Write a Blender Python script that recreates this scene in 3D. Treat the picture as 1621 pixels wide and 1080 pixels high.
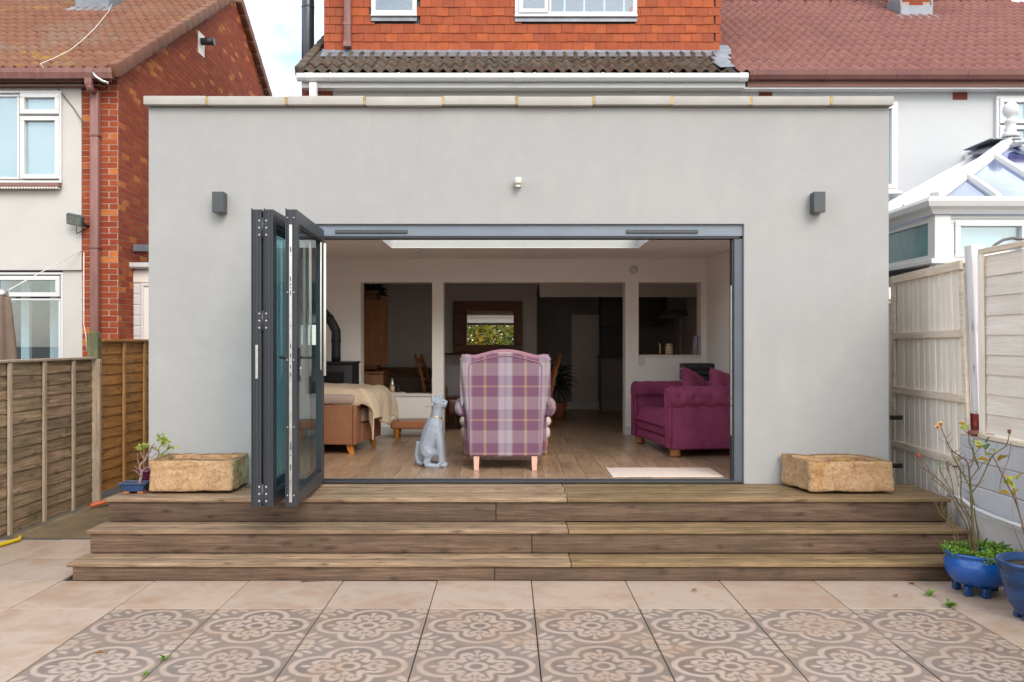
import bpy, bmesh, math, random
from mathutils import Vector, Matrix, noise as mnoise
random.seed(7)
R = math.radians
for o in list(bpy.data.objects):
    bpy.data.objects.remove(o, do_unlink=True)
scene = bpy.context.scene
COL = scene.collection

# ------------------------------------------------------------------ camera
F, CH, VX, VY = 1407.0, 1.675, 803.0, 542.0      # focal length (photo px), eye height, vanishing point (photo px)
cam_d = bpy.data.cameras.new('camera'); cam = bpy.data.objects.new('camera', cam_d); COL.objects.link(cam)
cam.location = (0, 0, CH); cam.rotation_euler = (R(90), 0, 0)
cam_d.sensor_width = 36; cam_d.lens = 36 * F / 1621
cam_d.shift_x = (810.5 - VX) / 1621; cam_d.shift_y = (VY - 540) / 1621
cam_d.clip_start = .05; cam_d.clip_end = 3000
scene.camera = cam

# ------------------------------------------------------------------ world, sun, exposure
SUNV = Vector((.30, -.76, .62)).normalized()
world = bpy.data.worlds.new('World'); scene.world = world; world.use_nodes = True
wn = world.node_tree; wn.nodes.clear()
w_out = wn.nodes.new('ShaderNodeOutputWorld'); w_bg = wn.nodes.new('ShaderNodeBackground')
w_sky = wn.nodes.new('ShaderNodeTexSky'); w_sky.sky_type = 'NISHITA'; w_sky.sun_disc = False
w_sky.sun_elevation = math.asin(SUNV.z); w_sky.sun_rotation = math.atan2(SUNV.x, SUNV.y)
w_sky.air_density = 1.0; w_sky.dust_density = 1.5
w_tc = wn.nodes.new('ShaderNodeTexCoord'); w_map = wn.nodes.new('ShaderNodeMapping')
w_map.inputs['Scale'].default_value = (1, 1, 2.2); w_map.inputs['Location'].default_value = (4.1, 2.2, 3.4)
w_no = wn.nodes.new('ShaderNodeTexNoise'); w_no.inputs['Scale'].default_value = 2.2; w_no.inputs['Detail'].default_value = 5
w_no.inputs['Roughness'].default_value = .55
w_rp = wn.nodes.new('ShaderNodeValToRGB')
w_rp.color_ramp.elements[0].position = .40; w_rp.color_ramp.elements[0].color = (.12, .12, .12, 1)
w_rp.color_ramp.elements[1].position = .6; w_rp.color_ramp.elements[1].color = (.96, .96, .96, 1)
w_mx = wn.nodes.new('ShaderNodeMix'); w_mx.data_type = 'RGBA'
w_mx.inputs['B'].default_value = (10.4, 10.6, 11.0, 1)          # bright thin cloud, beside the physical sky
wn.links.new(w_tc.outputs['Generated'], w_map.inputs['Vector']); wn.links.new(w_map.outputs[0], w_no.inputs['Vector'])
wn.links.new(w_no.outputs['Fac'], w_rp.inputs[0]); wn.links.new(w_rp.outputs[0], w_mx.inputs['Factor'])
wn.links.new(w_sky.outputs[0], w_mx.inputs['A']); wn.links.new(w_mx.outputs['Result'], w_bg.inputs['Color'])
w_bg.inputs['Strength'].default_value = .1
wn.links.new(w_bg.outputs[0], w_out.inputs[0])
sun_d = bpy.data.lights.new('sun', 'SUN'); sun = bpy.data.objects.new('sun', sun_d); COL.objects.link(sun)
sun_d.energy = .9; sun_d.angle = R(28); sun_d.color = (1, .93, .83)
sun.rotation_euler = SUNV.to_track_quat('Z', 'Y').to_euler(); sun.location = (6, -9, 12)
scene.view_settings.view_transform = 'Standard'; scene.view_settings.look = 'None'
scene.view_settings.exposure = 1.28; scene.view_settings.gamma = 1
scene.view_settings.use_curve_mapping = False
scene.render.engine = 'CYCLES'
scene.cycles.max_bounces = 10; scene.cycles.diffuse_bounces = 8; scene.cycles.glossy_bounces = 4; scene.cycles.transparent_max_bounces = 12
scene.cycles.use_denoising = True

# ------------------------------------------------------------------ helpers
def PX(px, Y): return (px - VX) * Y / F
def PZ(py, Y): return CH - (py - VY) * Y / F

ORG = {}
def link(o): COL.objects.link(o); return o
def tag(o, label, cat, group=None):
    o['label'] = label; o['category'] = cat
    if group: o['group'] = group
    return o
def thing(name, label, cat, loc=(0, 0, 0), group=None):
    o = link(bpy.data.objects.new(name, None)); o.location = loc; o.empty_display_size = .1
    ORG[o.name] = Vector(loc)
    return tag(o, label, cat, group)

class MB:
    def __init__(s): s.v, s.f, s.s = [], [], []
    def add(s, vs, fs, smooth=False):
        b = len(s.v); s.v += [tuple(p) for p in vs]
        s.f += [tuple(i + b for i in f) for f in fs]; s.s += [smooth] * len(fs); return s
    def hexa(s, p):      # 4 bottom, 4 top
        return s.add(p, [(3, 2, 1, 0), (4, 5, 6, 7), (0, 1, 5, 4), (1, 2, 6, 5), (2, 3, 7, 6), (3, 0, 4, 7)])
    def box(s, x0, x1, y0, y1, z0, z1):
        return s.hexa([(x0, y0, z0), (x1, y0, z0), (x1, y1, z0), (x0, y1, z0), (x0, y0, z1), (x1, y0, z1), (x1, y1, z1), (x0, y1, z1)])
    def cbox(s, x0, x1, y0, y1, z0, z1, c=.004, seg=1):
        bm = bmesh.new(); bmesh.ops.create_cube(bm, size=1)
        for v in bm.verts:
            v.co = ((x0 + x1) / 2 + v.co.x * (x1 - x0), (y0 + y1) / 2 + v.co.y * (y1 - y0), (z0 + z1) / 2 + v.co.z * (z1 - z0))
        bmesh.ops.bevel(bm, geom=bm.edges[:], offset=c, segments=seg, affect='EDGES', profile=.5)
        bm.verts.index_update(); s.add([v.co[:] for v in bm.verts], [[v.index for v in f.verts] for f in bm.faces], seg > 1); bm.free(); return s
    def prism(s, poly, axis, a0, a1, smooth=False):
        def P(u, v, a): return (a, u, v) if axis == 'x' else ((u, a, v) if axis == 'y' else (u, v, a))
        n = len(poly)
        s.add([P(u, v, a0) for u, v in poly] + [P(u, v, a1) for u, v in poly],
              [tuple(range(n))[::-1], tuple(range(n, 2 * n))])
        b = len(s.v) - 2 * n
        for i in range(n):
            j = (i + 1) % n; s.f.append((b + i, b + j, b + n + j, b + n + i)); s.s.append(smooth)
        return s
    def loft(s, rings, caps=True, smooth=True, closed=True):
        n = len(rings[0]); vs = [p for r in rings for p in r]; fs = []
        for k in range(len(rings) - 1):
            for i in range(n if closed else n - 1):
                j = (i + 1) % n; fs.append((k * n + i, k * n + j, (k + 1) * n + j, (k + 1) * n + i))
        s.add(vs, fs, smooth); b = len(s.v) - len(vs)
        if caps and closed:
            s.f.append(tuple(b + i for i in range(n))[::-1]); s.f.append(tuple(b + (len(rings) - 1) * n + i for i in range(n))); s.s += [False, False]
        return s
    def tube(s, pts, r, n=8, smooth=True):
        pts = [Vector(p) for p in pts]; m = len(pts); rs = r if isinstance(r, (list, tuple)) else [r] * m
        if len(rs) != m:
            k = len(rs) - 1; rs = [rs[min(k, int(i * k / (m - 1)))] * (1 - (i * k / (m - 1)) % 1) + rs[min(k, int(i * k / (m - 1)) + 1)] * ((i * k / (m - 1)) % 1) for i in range(m)]
        rings = []; up = None
        for i, p in enumerate(pts):
            d = (pts[min(i + 1, m - 1)] - pts[max(i - 1, 0)]).normalized()
            if up is None: up = Vector((0, 0, 1)) if abs(d.z) < .9 else Vector((1, 0, 0))
            a = d.cross(up).normalized(); b = a.cross(d).normalized(); up = b
            rings.append([tuple(p + rs[i] * (math.cos(t) * a + math.sin(t) * b)) for t in [2 * math.pi * k / n for k in range(n)]])
        return s.loft(rings, True, smooth)
    def lathe(s, prof, c=(0, 0, 0), n=24, smooth=True, sx=1, sy=1):
        rings = [[(c[0] + r * sx * math.cos(2 * math.pi * k / n), c[1] + r * sy * math.sin(2 * math.pi * k / n), c[2] + z) for k in range(n)] for r, z in prof]
        return s.loft(rings, True, smooth)
    def grid(s, fn, nu, nv, smooth=True):
        vs = [fn(i / nu, j / nv) for j in range(nv + 1) for i in range(nu + 1)]
        fs = [(j * (nu + 1) + i, j * (nu + 1) + i + 1, (j + 1) * (nu + 1) + i + 1, (j + 1) * (nu + 1) + i) for j in range(nv) for i in range(nu)]
        return s.add(vs, fs, smooth)
    def mesh(s, name, mat, org=(0, 0, 0), fix=True):
        me = bpy.data.meshes.new(name)
        ox, oy, oz = org
        me.from_pydata([(a - ox, b - oy, c - oz) for a, b, c in s.v], [], s.f)
        me.polygons.foreach_set('use_smooth', s.s)
        if fix:
            bm = bmesh.new(); bm.from_mesh(me); bmesh.ops.recalc_face_normals(bm, faces=bm.faces[:]); bm.to_mesh(me); bm.free()
        for m in (mat if isinstance(mat, (list, tuple)) else [mat]): me.materials.append(m)
        me.update(); return me
    def build(s, name, mat, parent=None, bevel=0, kind=None, fix=True, label=None):
        org = ORG[parent.name] if parent else Vector((0, 0, 0))
        o = link(bpy.data.objects.new(name, s.mesh(name, mat, org, fix)))
        if parent: o.parent = parent
        ORG[o.name] = org
        if bevel:
            m = o.modifiers.new('edge', 'BEVEL'); m.width = bevel; m.segments = 2; m.limit_method = 'ANGLE'; m.angle_limit = R(40)
        if kind: o['kind'] = kind
        if label: o['label'] = label
        return o
def piece(name, me, parent, loc, rot=(0, 0, 0), scale=None):
    o = link(bpy.data.objects.new(name, me)); o.parent = parent
    o.location = Vector(loc) - ORG[parent.name]; o.rotation_euler = rot
    if scale: o.scale = scale
    ORG[o.name] = Vector(loc)
    return o
def solo(mb, name, mat, label, cat, group=None, bevel=0, org=None):     # a thing that is one mesh; its origin at org
    o = link(bpy.data.objects.new(name, mb.mesh(name, mat, org or (0, 0, 0))))
    if org: o.location = org
    ORG[o.name] = Vector(org or (0, 0, 0))
    if bevel:
        m = o.modifiers.new('edge', 'BEVEL'); m.width = bevel; m.segments = 2; m.limit_method = 'ANGLE'; m.angle_limit = R(40)
    return tag(o, label, cat, group)
def place(o, loc, rz=0):
    o.location = loc; o.rotation_euler = (0, 0, R(rz)); return o

# ------------------------------------------------------------------ materials
class NG:
    def __init__(s, name):
        s.m = bpy.data.materials.new(name); s.m.use_nodes = True; s.t = s.m.node_tree; s.t.nodes.clear()
        s.out = s.n('ShaderNodeOutputMaterial')
    def n(s, typ, **kw):
        nd = s.t.nodes.new(typ)
        for k, v in kw.items(): setattr(nd, k, v)
        return nd
    def put(s, sock, v):
        if hasattr(v, 'is_output') or isinstance(v, bpy.types.NodeSocket): s.t.links.new(v, sock)
        elif isinstance(v, (tuple, list)) and len(v) == 3 and sock.type == 'RGBA': sock.default_value = (*v, 1)
        else: sock.default_value = v
    def ma(s, op, a, b=None, c=None, clamp=False):
        nd = s.n('ShaderNodeMath', operation=op, use_clamp=clamp)
        s.put(nd.inputs[0], a)
        if b is not None: s.put(nd.inputs[1], b)
        if c is not None: s.put(nd.inputs[2], c)
        return nd.outputs[0]
    def mix(s, f, a, b, blend='MIX'):
        nd = s.n('ShaderNodeMix', data_type='RGBA', blend_type=blend)
        s.put(nd.inputs['Factor'], f); s.put(nd.inputs['A'], a); s.put(nd.inputs['B'], b); return nd.outputs['Result']
    def ramp(s, f, stops, interp='LINEAR'):
        nd = s.n('ShaderNodeValToRGB'); cr = nd.color_ramp; cr.interpolation = interp
        while len(cr.elements) < len(stops): cr.elements.new(.5)
        for e, (p, c) in zip(cr.elements, stops):
            e.position = p; e.color = (*c, 1) if isinstance(c, (tuple, list)) else (c, c, c, 1)
        s.put(nd.inputs[0], f); return nd.outputs[0]
    def rand(s):        # one value per object and per loose piece
        a = s.n('ShaderNodeObjectInfo').outputs['Random']; b = s.n('ShaderNodeNewGeometry').outputs['Random Per Island']
        return s.ma('FRACT', s.ma('ADD', a, s.ma('MULTIPLY', b, 7.31)))
    def coord(s, scale=(1, 1, 1), rnd=True, kind='Object'):
        c = s.n('ShaderNodeTexCoord').outputs[kind]
        mp = s.n('ShaderNodeMapping'); mp.inputs['Scale'].default_value = scale; s.put(mp.inputs['Vector'], c)
        v = mp.outputs[0]
        if rnd:
            vm = s.n('ShaderNodeVectorMath', operation='ADD'); s.put(vm.inputs[0], v)
            cb = s.n('ShaderNodeCombineXYZ'); r = s.rand()
            for i, k in enumerate((31., 57., 83.)): s.put(cb.inputs[i], s.ma('MULTIPLY', r, k))
            s.put(vm.inputs[1], cb.outputs[0]); v = vm.outputs[0]
        return v
    def noise(s, vec, scale, detail=4, rough=.55, dist=0):
        nd = s.n('ShaderNodeTexNoise'); nd.inputs['Scale'].default_value = scale; nd.inputs['Detail'].default_value = detail
        nd.inputs['Roughness'].default_value = rough; nd.inputs['Distortion'].default_value = dist
        s.put(nd.inputs['Vector'], vec); return nd.outputs['Fac']
    def bump(s, h, strength=.2, dist=.01):
        nd = s.n('ShaderNodeBump'); nd.inputs['Strength'].default_value = strength; nd.inputs['Distance'].default_value = dist
        s.put(nd.inputs['Height'], h); return nd.outputs[0]
    def bsdf(s, col, rough=.6, metal=0, spec=.5, normal=None, **kw):
        b = s.n('ShaderNodeBsdfPrincipled')
        s.put(b.inputs['Base Color'], col); s.put(b.inputs['Roughness'], rough); s.put(b.inputs['Metallic'], metal)
        s.put(b.inputs['Specular IOR Level'], spec)
        if normal is not None: s.put(b.inputs['Normal'], normal)
        for k, v in kw.items(): s.put(b.inputs[k.replace('_', ' ')], v)
        s.t.links.new(b.outputs[0], s.out.inputs[0]); return s.m

def mul(c, k): return tuple(min(1, x * k) for x in c)
def M(name, col, rough=.6, var=.12, scale=6, stretch=(1, 1, 1), rnd=.08, bump=.1, bscale=90, metal=0, spec=.5, col2=None, dirt=0, dirtcol=(.1, .08, .06), **kw):
    g = NG(name); v = g.coord(stretch)
    n1 = g.noise(v, scale, 5)
    c = g.mix(g.ramp(n1, [(.3, 0.), (.7, 1.)]), mul(col, 1 - var), col2 or mul(col, 1 + var))
    if rnd:
        k = g.ma('ADD', g.ma('MULTIPLY', g.rand(), 2 * rnd), 1 - rnd)
        cb = g.n('ShaderNodeCombineXYZ'); [g.put(cb.inputs[i], k) for i in range(3)]
        c = g.mix(1., c, cb.outputs[0], 'MULTIPLY')
    if dirt:
        d = g.noise(g.coord((1, 1, 1)), 2.3, 8, .7)
        c = g.mix(g.ramp(d, [(.48, 0.), (.75, dirt)]), c, dirtcol)
    nb = g.noise(v, bscale, 3)
    r = g.ma('ADD', g.ma('MULTIPLY', n1, .15), rough - .075, clamp=True)
    return g.bsdf(c, r, metal, spec, g.bump(nb, bump, .004) if bump else None, **kw)
MT = {}
def wood(name, a, b, axis='x', rough=.65, rnd=.14, knots=True, moss=None, grain=1.0, bump=.25, spec=.4, dk=1.):
    g = NG(name)
    st = {'x': (.9, 14, 14), 'y': (14, .9, 14), 'z': (14, 14, .9)}[axis]
    v = g.coord(st); n = g.noise(v, 2.2 * grain, 7, .62, .6); f = g.noise(v, 9 * grain, 4, .6)
    c = g.mix(g.ramp(n, [(.34, 0.), (.66, 1.)]), a, b)
    c = g.mix(g.ramp(f, [(.5, 0.), (.72, .6 * dk)]), c, mul(a, .5))
    if knots:
        sp = g.n('ShaderNodeSeparateXYZ'); g.put(sp.inputs[0], g.coord())
        i0 = {'x': 0, 'y': 1, 'z': 2}[axis]; o_ = [k for k in range(3) if k != i0]
        uu = sp.outputs[i0]; vv = g.ma('ADD', sp.outputs[o_[0]], sp.outputs[o_[1]])
        wv = g.ma('MULTIPLY', g.ma('SUBTRACT', g.noise(g.coord(), 5, 3), .5), .5)
        cb = g.n('ShaderNodeCombineXYZ'); g.put(cb.inputs[0], g.ma('MULTIPLY_ADD', uu, 2.6, wv)); g.put(cb.inputs[1], g.ma('MULTIPLY_ADD', vv, 7.5, wv))
        vo = g.n('ShaderNodeTexVoronoi', voronoi_dimensions='2D'); vo.inputs['Scale'].default_value = 1.0; g.put(vo.inputs['Vector'], cb.outputs[0])
        dd = vo.outputs['Distance']
        c = g.mix(g.ramp(dd, [(.05, .85), (.085, .25), (.10, .55), (.14, .1), (.28, 0.)]), c, mul(a, .38))
    fine = g.noise(g.coord(tuple(x * 3.2 if x > 1 else 1.1 for x in st)), 2.4 * grain, 4, .6, .3)
    c = g.mix(g.ramp(fine, [(.50, 0.), (.62, .5 * dk)]), c, mul(a, .62))
    c = g.mix(g.ramp(fine, [(.36, .3 * dk), (.46, 0.)]), c, mul(b, 1.25))
    big = g.noise(g.coord(), 1.6, 6, .65)
    c = g.mix(g.ramp(big, [(.45, 0.), (.7, .45 * dk)]), c, mul(a, .45))
    if moss:
        c = g.mix(g.ramp(g.noise(g.coord((1, 1, 1)), 2.1, 7, .7), [(.45, 0.), (.72, .6)]), c, moss)
    k = g.ma('ADD', g.ma('MULTIPLY', g.rand(), 2 * rnd), 1 - rnd)
    cb = g.n('ShaderNodeCombineXYZ'); [g.put(cb.inputs[i], k) for i in range(3)]
    c = g.mix(1., c, cb.outputs[0], 'MULTIPLY')
    MT[name] = g.bsdf(c, g.ma('ADD', g.ma('MULTIPLY', f, .25), rough - .12), 0, spec, g.bump(n, bump, .004)); return MT[name]

def simple(name, *a, **k): MT[name] = M(name, *a, **k)

# masonry and paint
g = NG('grey_render'); v = g.coord((1, 1, 1), False)
c = g.mix(g.ramp(g.noise(v, .9, 6, .6), [(.3, 0.), (.7, 1.)]), (0.339, 0.335, 0.327), (0.367, 0.362, 0.352))
c = g.mix(g.ramp(g.noise(g.coord((1, 1, .35), False), 3.5, 7, .6), [(.5, 0.), (.72, .35)]), c, (0.409, 0.396, 0.378))
c = g.mix(g.ramp(g.noise(g.coord((3, 3, .2), False), 2.5, 6, .7), [(.58, 0.), (.8, .25)]), c, (0.284, 0.280, 0.269))
st = g.noise(g.coord((9, 9, .22), False), 1.0, 6, .7)
c = g.mix(g.ramp(st, [(.6, 0.), (.8, .07)]), c, (.24, .235, .22))
c = g.mix(g.ramp(g.noise(v, 7, 6, .7), [(.45, 0.), (.7, .14)]), c, (.47, .46, .44))
hb = g.ma('ADD', g.ma('MULTIPLY', g.noise(v, 11, 5, .6), 2.2), g.noise(v, 140, 4, .7))
MT['grey_render'] = g.bsdf(c, .85, 0, .3, g.bump(hb, .22, .005))
simple('white_render', (0.529, 0.508, 0.470), rough=.9, var=.04, scale=1.5, rnd=0, bump=.25, bscale=140, spec=.25, dirt=.12, dirtcol=(0.336, 0.319, 0.277))
simple('white_render_cool', (0.529, 0.538, 0.538), rough=.9, var=.03, scale=1.5, rnd=0, bump=.3, bscale=150, spec=.25, dirt=.10, dirtcol=(0.378, 0.370, 0.336))
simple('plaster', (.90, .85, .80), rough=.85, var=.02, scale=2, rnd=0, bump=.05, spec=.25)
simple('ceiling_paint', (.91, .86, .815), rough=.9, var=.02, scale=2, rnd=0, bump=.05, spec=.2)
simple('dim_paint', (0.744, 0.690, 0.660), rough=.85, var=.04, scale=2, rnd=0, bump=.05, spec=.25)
simple('coping', (0.410, 0.394, 0.361), rough=.85, var=.08, scale=5, rnd=.06, bump=.3, bscale=120, dirt=.3, dirtcol=(0.271, 0.254, 0.213))
simple('mortar_ochre', (0.451, 0.312, 0.115), rough=.95, var=.25, scale=25, rnd=.2, bump=.5, bscale=200)
simple('mortar', (0.394, 0.295, 0.238), rough=.95, var=.2, scale=8, rnd=0, bump=.5, bscale=200)
g = NG('brick'); v = g.coord()
r = g.rand()
c = g.ramp(r, [(0., (0.240, 0.044, 0.018)), (.3, (0.320, 0.068, 0.024)), (.6, (0.272, 0.050, 0.021)), (.83, (0.368, 0.088, 0.028)), (.90, (0.216, 0.040, 0.022)), (.93, (0.528, 0.160, 0.036)), (1., (0.512, 0.176, 0.048))])
n1 = g.noise(v, 14, 6, .65)
c = g.mix(g.ramp(n1, [(.4, 0.), (.75, .6)]), c, (0.176, 0.036, 0.020))
c = g.mix(g.ramp(g.noise(v, 33, 4, .7), [(.62, 0.), (.78, .28)]), c, (0.440, 0.264, 0.176))
MT['brick'] = g.bsdf(c, .9, 0, .25, g.bump(g.noise(v, 90, 5, .7), .5, .006))

def tilemat(name, cols, lich=None, moss=None, bumpk=.4, patchpos=.55):
    g = NG(name); v = g.coord()
    k = 1. / (len(cols) - 1)
    c = g.ramp(g.rand(), [(i * k, cc) for i, cc in enumerate(cols)])
    c = g.mix(g.ramp(g.noise(v, 7, 6, .65), [(.4, 0.), (.75, .5)]), c, mul(cols[0], .62))
    c = g.mix(g.ramp(g.noise(v, 40, 4, .7), [(.58, 0.), (.75, .35)]), c, mul(cols[-1], 1.35))
    geo = g.n('ShaderNodeNewGeometry').outputs['Position']
    if lich:
        big = g.noise(geo, .75, 5, .6); sm = g.noise(geo, 7.5, 5, .6)
        f = g.ma('MULTIPLY', g.ramp(big, [(patchpos, 0.), (patchpos + .1, 1.)]), g.ramp(sm, [(.5, 0.), (.6, 1.)]))
        c = g.mix(f, c, lich[0])
        f2 = g.ma('MULTIPLY', g.ramp(g.noise(geo, .9, 4, .6), [(patchpos - .05, 0.), (patchpos + .1, .75)]), g.ramp(g.noise(geo, 14, 5, .6), [(.42, 0.), (.55, 1.)]))
        c = g.mix(f2, c, lich[1])
    if moss:
        f = g.ma('MULTIPLY', g.ramp(g.noise(geo, 2.2, 6, .7), [(.5, 0.), (.66, .85)]), g.ramp(g.noise(geo, 22, 5, .7), [(.4, 0.), (.6, 1.)]))
        c = g.mix(f, c, moss)
    MT[name] = g.bsdf(c, .85, 0, .3, g.bump(g.noise(v, 70, 5, .7), bumpk, .006)); return MT[name]
tilemat('roof_tile_orange', [(0.181, 0.080, 0.049), (0.219, 0.101, 0.061), (0.197, 0.083, 0.051), (0.235, 0.108, 0.069)], lich=[(0.301, 0.181, 0.020), (0.197, 0.156, 0.117)], patchpos=.56)
tilemat('roof_tile_rose', [(0.213, 0.091, 0.077), (0.249, 0.109, 0.091), (0.231, 0.096, 0.080), (0.261, 0.120, 0.096)], lich=[(0.261, 0.107, 0.053), (0.237, 0.133, 0.107)], patchpos=.62)
tilemat('roof_tile_mossy', [(0.058, 0.034, 0.024), (0.090, 0.045, 0.029), (0.069, 0.040, 0.029), (0.105, 0.053, 0.034)], lich=[(0.105, 0.090, 0.069), (0.116, 0.100, 0.079)], moss=(0.050, 0.050, 0.015), bumpk=.8, patchpos=.45)
tilemat('hung_tile', [(0.286, 0.064, 0.026), (0.355, 0.087, 0.037), (0.313, 0.071, 0.030), (0.409, 0.099, 0.034), (0.327, 0.081, 0.037), (0.273, 0.071, 0.034)], bumpk=.3)
simple('lead', (0.205, 0.221, 0.246), rough=.5, var=.2, scale=9, rnd=.05, bump=.3, bscale=30, metal=.3)
simple('felt', (.06, .06, .065), rough=.9, var=.2, scale=10, rnd=0, bump=.4)
simple('upvc', (0.644, 0.641, 0.630), rough=.32, var=.015, scale=3, rnd=.015, bump=0, dirt=.06, dirtcol=(0.460, 0.442, 0.386))
simple('upvc_cream', (.78, .73, .67), rough=.35, var=.02, scale=3, rnd=.02, bump=0, dirt=.08, dirtcol=(.5, .45, .38))
simple('brown_gutter', (0.180, 0.070, 0.057), rough=.4, var=.15, scale=4, rnd=.08, bump=.05)
simple('brown_fascia', (0.246, 0.115, 0.090), rough=.6, var=.2, scale=3, stretch=(.4, 2, 2), rnd=.05, bump=.2)
simple('mauve_pipe', (0.238, 0.111, 0.094), rough=.5, var=.2, scale=5, stretch=(3, 3, .5), rnd=.06, bump=.1)
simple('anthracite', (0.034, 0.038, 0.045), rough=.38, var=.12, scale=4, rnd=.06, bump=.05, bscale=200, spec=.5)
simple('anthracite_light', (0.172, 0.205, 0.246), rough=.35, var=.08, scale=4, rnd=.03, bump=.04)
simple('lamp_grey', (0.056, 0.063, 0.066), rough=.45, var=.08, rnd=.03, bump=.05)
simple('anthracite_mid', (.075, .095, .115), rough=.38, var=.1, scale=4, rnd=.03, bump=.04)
simple('steel', (.62, .61, .58), rough=.3, var=.15, scale=20, metal=.9, rnd=.05, bump=.05)
simple('screw_white', (.45, .45, .44), rough=.3, var=.05, metal=.3, rnd=0, bump=0)
simple('brass', (.75, .52, .20), rough=.3, var=.1, metal=.9, rnd=0, bump=.05)
simple('flue_steel', (.085, .09, .10), rough=.3, var=.1, scale=3, rnd=0, bump=.03, metal=.6)
simple('matt_black', (.018, .018, .02), rough=.5, var=.1, rnd=0, bump=.08)
simple('gloss_black', (.012, .012, .014), rough=.15, var=.1, rnd=0, bump=0)
simple('concrete', (.155, .105, .055), rough=.9, var=.35, scale=2.2, rnd=0, bump=.5, bscale=70, dirt=.7, dirtcol=(.075, .07, .025))
simple('soil', (.045, .032, .022), rough=1, var=.4, scale=20, rnd=0, bump=1, bscale=60)
simple('ground', (.07, .06, .05), rough=1, var=.3, scale=3, rnd=0, bump=.6, bscale=40)
simple('cable_white', (.75, .70, .62), rough=.5, var=.05, rnd=0, bump=0)
simple('cable_dark', (.10, .09, .08), rough=.5, var=.05, rnd=0, bump=0)
# woods
wood('deck_grey', (0.196, 0.124, 0.071), (0.407, 0.280, 0.170), 'x', .7, .10, True, None)
wood('deck_green', (0.161, 0.099, 0.047), (0.321, 0.215, 0.108), 'x', .65, .10, True, (0.104, 0.079, 0.022))
wood('riser_wood', (.098, .056, .036), (.195, .122, .078), 'x', .75, .2, True, (.075, .055, .026))
wood('fence_dark', (0.163, 0.102, 0.063), (0.420, 0.277, 0.169), 'y', .85, .26, True, (0.202, 0.174, 0.076))
wood('fence_batten', (0.334, 0.251, 0.176), (0.475, 0.370, 0.264), 'z', .8, .08, False)
wood('fence_orange', (0.377, 0.166, 0.040), (0.572, 0.274, 0.074), 'y', .7, .10, True)
wood('fence_orange_batten', (0.486, 0.253, 0.079), (0.612, 0.348, 0.127), 'z', .7, .06, False)
wood('post_green', (0.114, 0.106, 0.053), (0.220, 0.194, 0.106), 'z', .9, .05, False, (0.048, 0.084, 0.035))
wood('cream_board', (0.779, 0.690, 0.589), (0.913, 0.857, 0.767), 'z', .7, .045, False, grain=.7, bump=.15, dk=.3)
wood('cream_rail', (0.650, 0.538, 0.414), (0.851, 0.739, 0.605), 'y', .75, .06, False, bump=.2, dk=.3)
wood('cream_plank', (0.742, 0.657, 0.562), (0.848, 0.795, 0.721), 'y', .75, .05, False, grain=.7, bump=.2, dk=.3)
wood('white_post', (0.624, 0.603, 0.603), (0.811, 0.790, 0.790), 'z', .8, .03, True, grain=.8, bump=.3, dk=.3)
wood('oak_floor', (.33, .205, .125), (.47, .315, .20), 'y', .30, .13, False, grain=.8, bump=.05, spec=.5)
wood('dark_oak', (0.136, 0.048, 0.019), (0.272, 0.104, 0.040), 'z', .45, .08, False)
wood('mid_oak', (0.297, 0.115, 0.038), (0.486, 0.203, 0.068), 'z', .45, .08, False)
wood('mirror_wood', (0.170, 0.056, 0.024), (0.280, 0.100, 0.040), 'x', .45, .05, False)
wood('honey_leg', (.50, .18, .02), (.66, .28, .045), 'z', .35, .05, False)
wood('pale_leg', (.55, .30, .22), (.66, .40, .30), 'z', .4, .05, False)
# stone
g = NG('sandstone'); v = g.coord()
c = g.ramp(g.noise(g.coord((1.5, 1.5, .8)), 3.2, 7, .6), [(.28, (0.339, 0.193, 0.122)), (.42, (0.441, 0.260, 0.134)), (.54, (0.526, 0.335, 0.179)), (.66, (0.424, 0.201, 0.083)), (.8, (0.373, 0.246, 0.173))])
c = g.mix(g.ramp(g.noise(v, 60, 5, .75), [(.5, 0.), (.62, .55)]), c, (.13, .085, .045))
c = g.mix(g.ramp(g.noise(v, 28, 6, .7), [(.42, 0.), (.66, .7)]), c, (0.628, 0.432, 0.256))
c = g.mix(g.ramp(g.noise(v, 2.3, 7, .7), [(.52, 0.), (.72, .65)]), c, (0.339, 0.190, 0.035))
nz = g.n('ShaderNodeSeparateXYZ'); g.put(nz.inputs[0], g.n('ShaderNodeNewGeometry').outputs['Normal'])
c = g.mix(g.ma('MULTIPLY', g.ramp(nz.outputs[2], [(.5, 0.), (.9, 1.)]), g.ramp(g.noise(v, 9, 6, .7), [(.3, .25), (.6, .85)])), c, (0.127, 0.078, 0.035))
MT['sandstone'] = g.bsdf(c, .92, 0, .2, g.bump(g.noise(v, 55, 6, .75), .9, .012))
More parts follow.
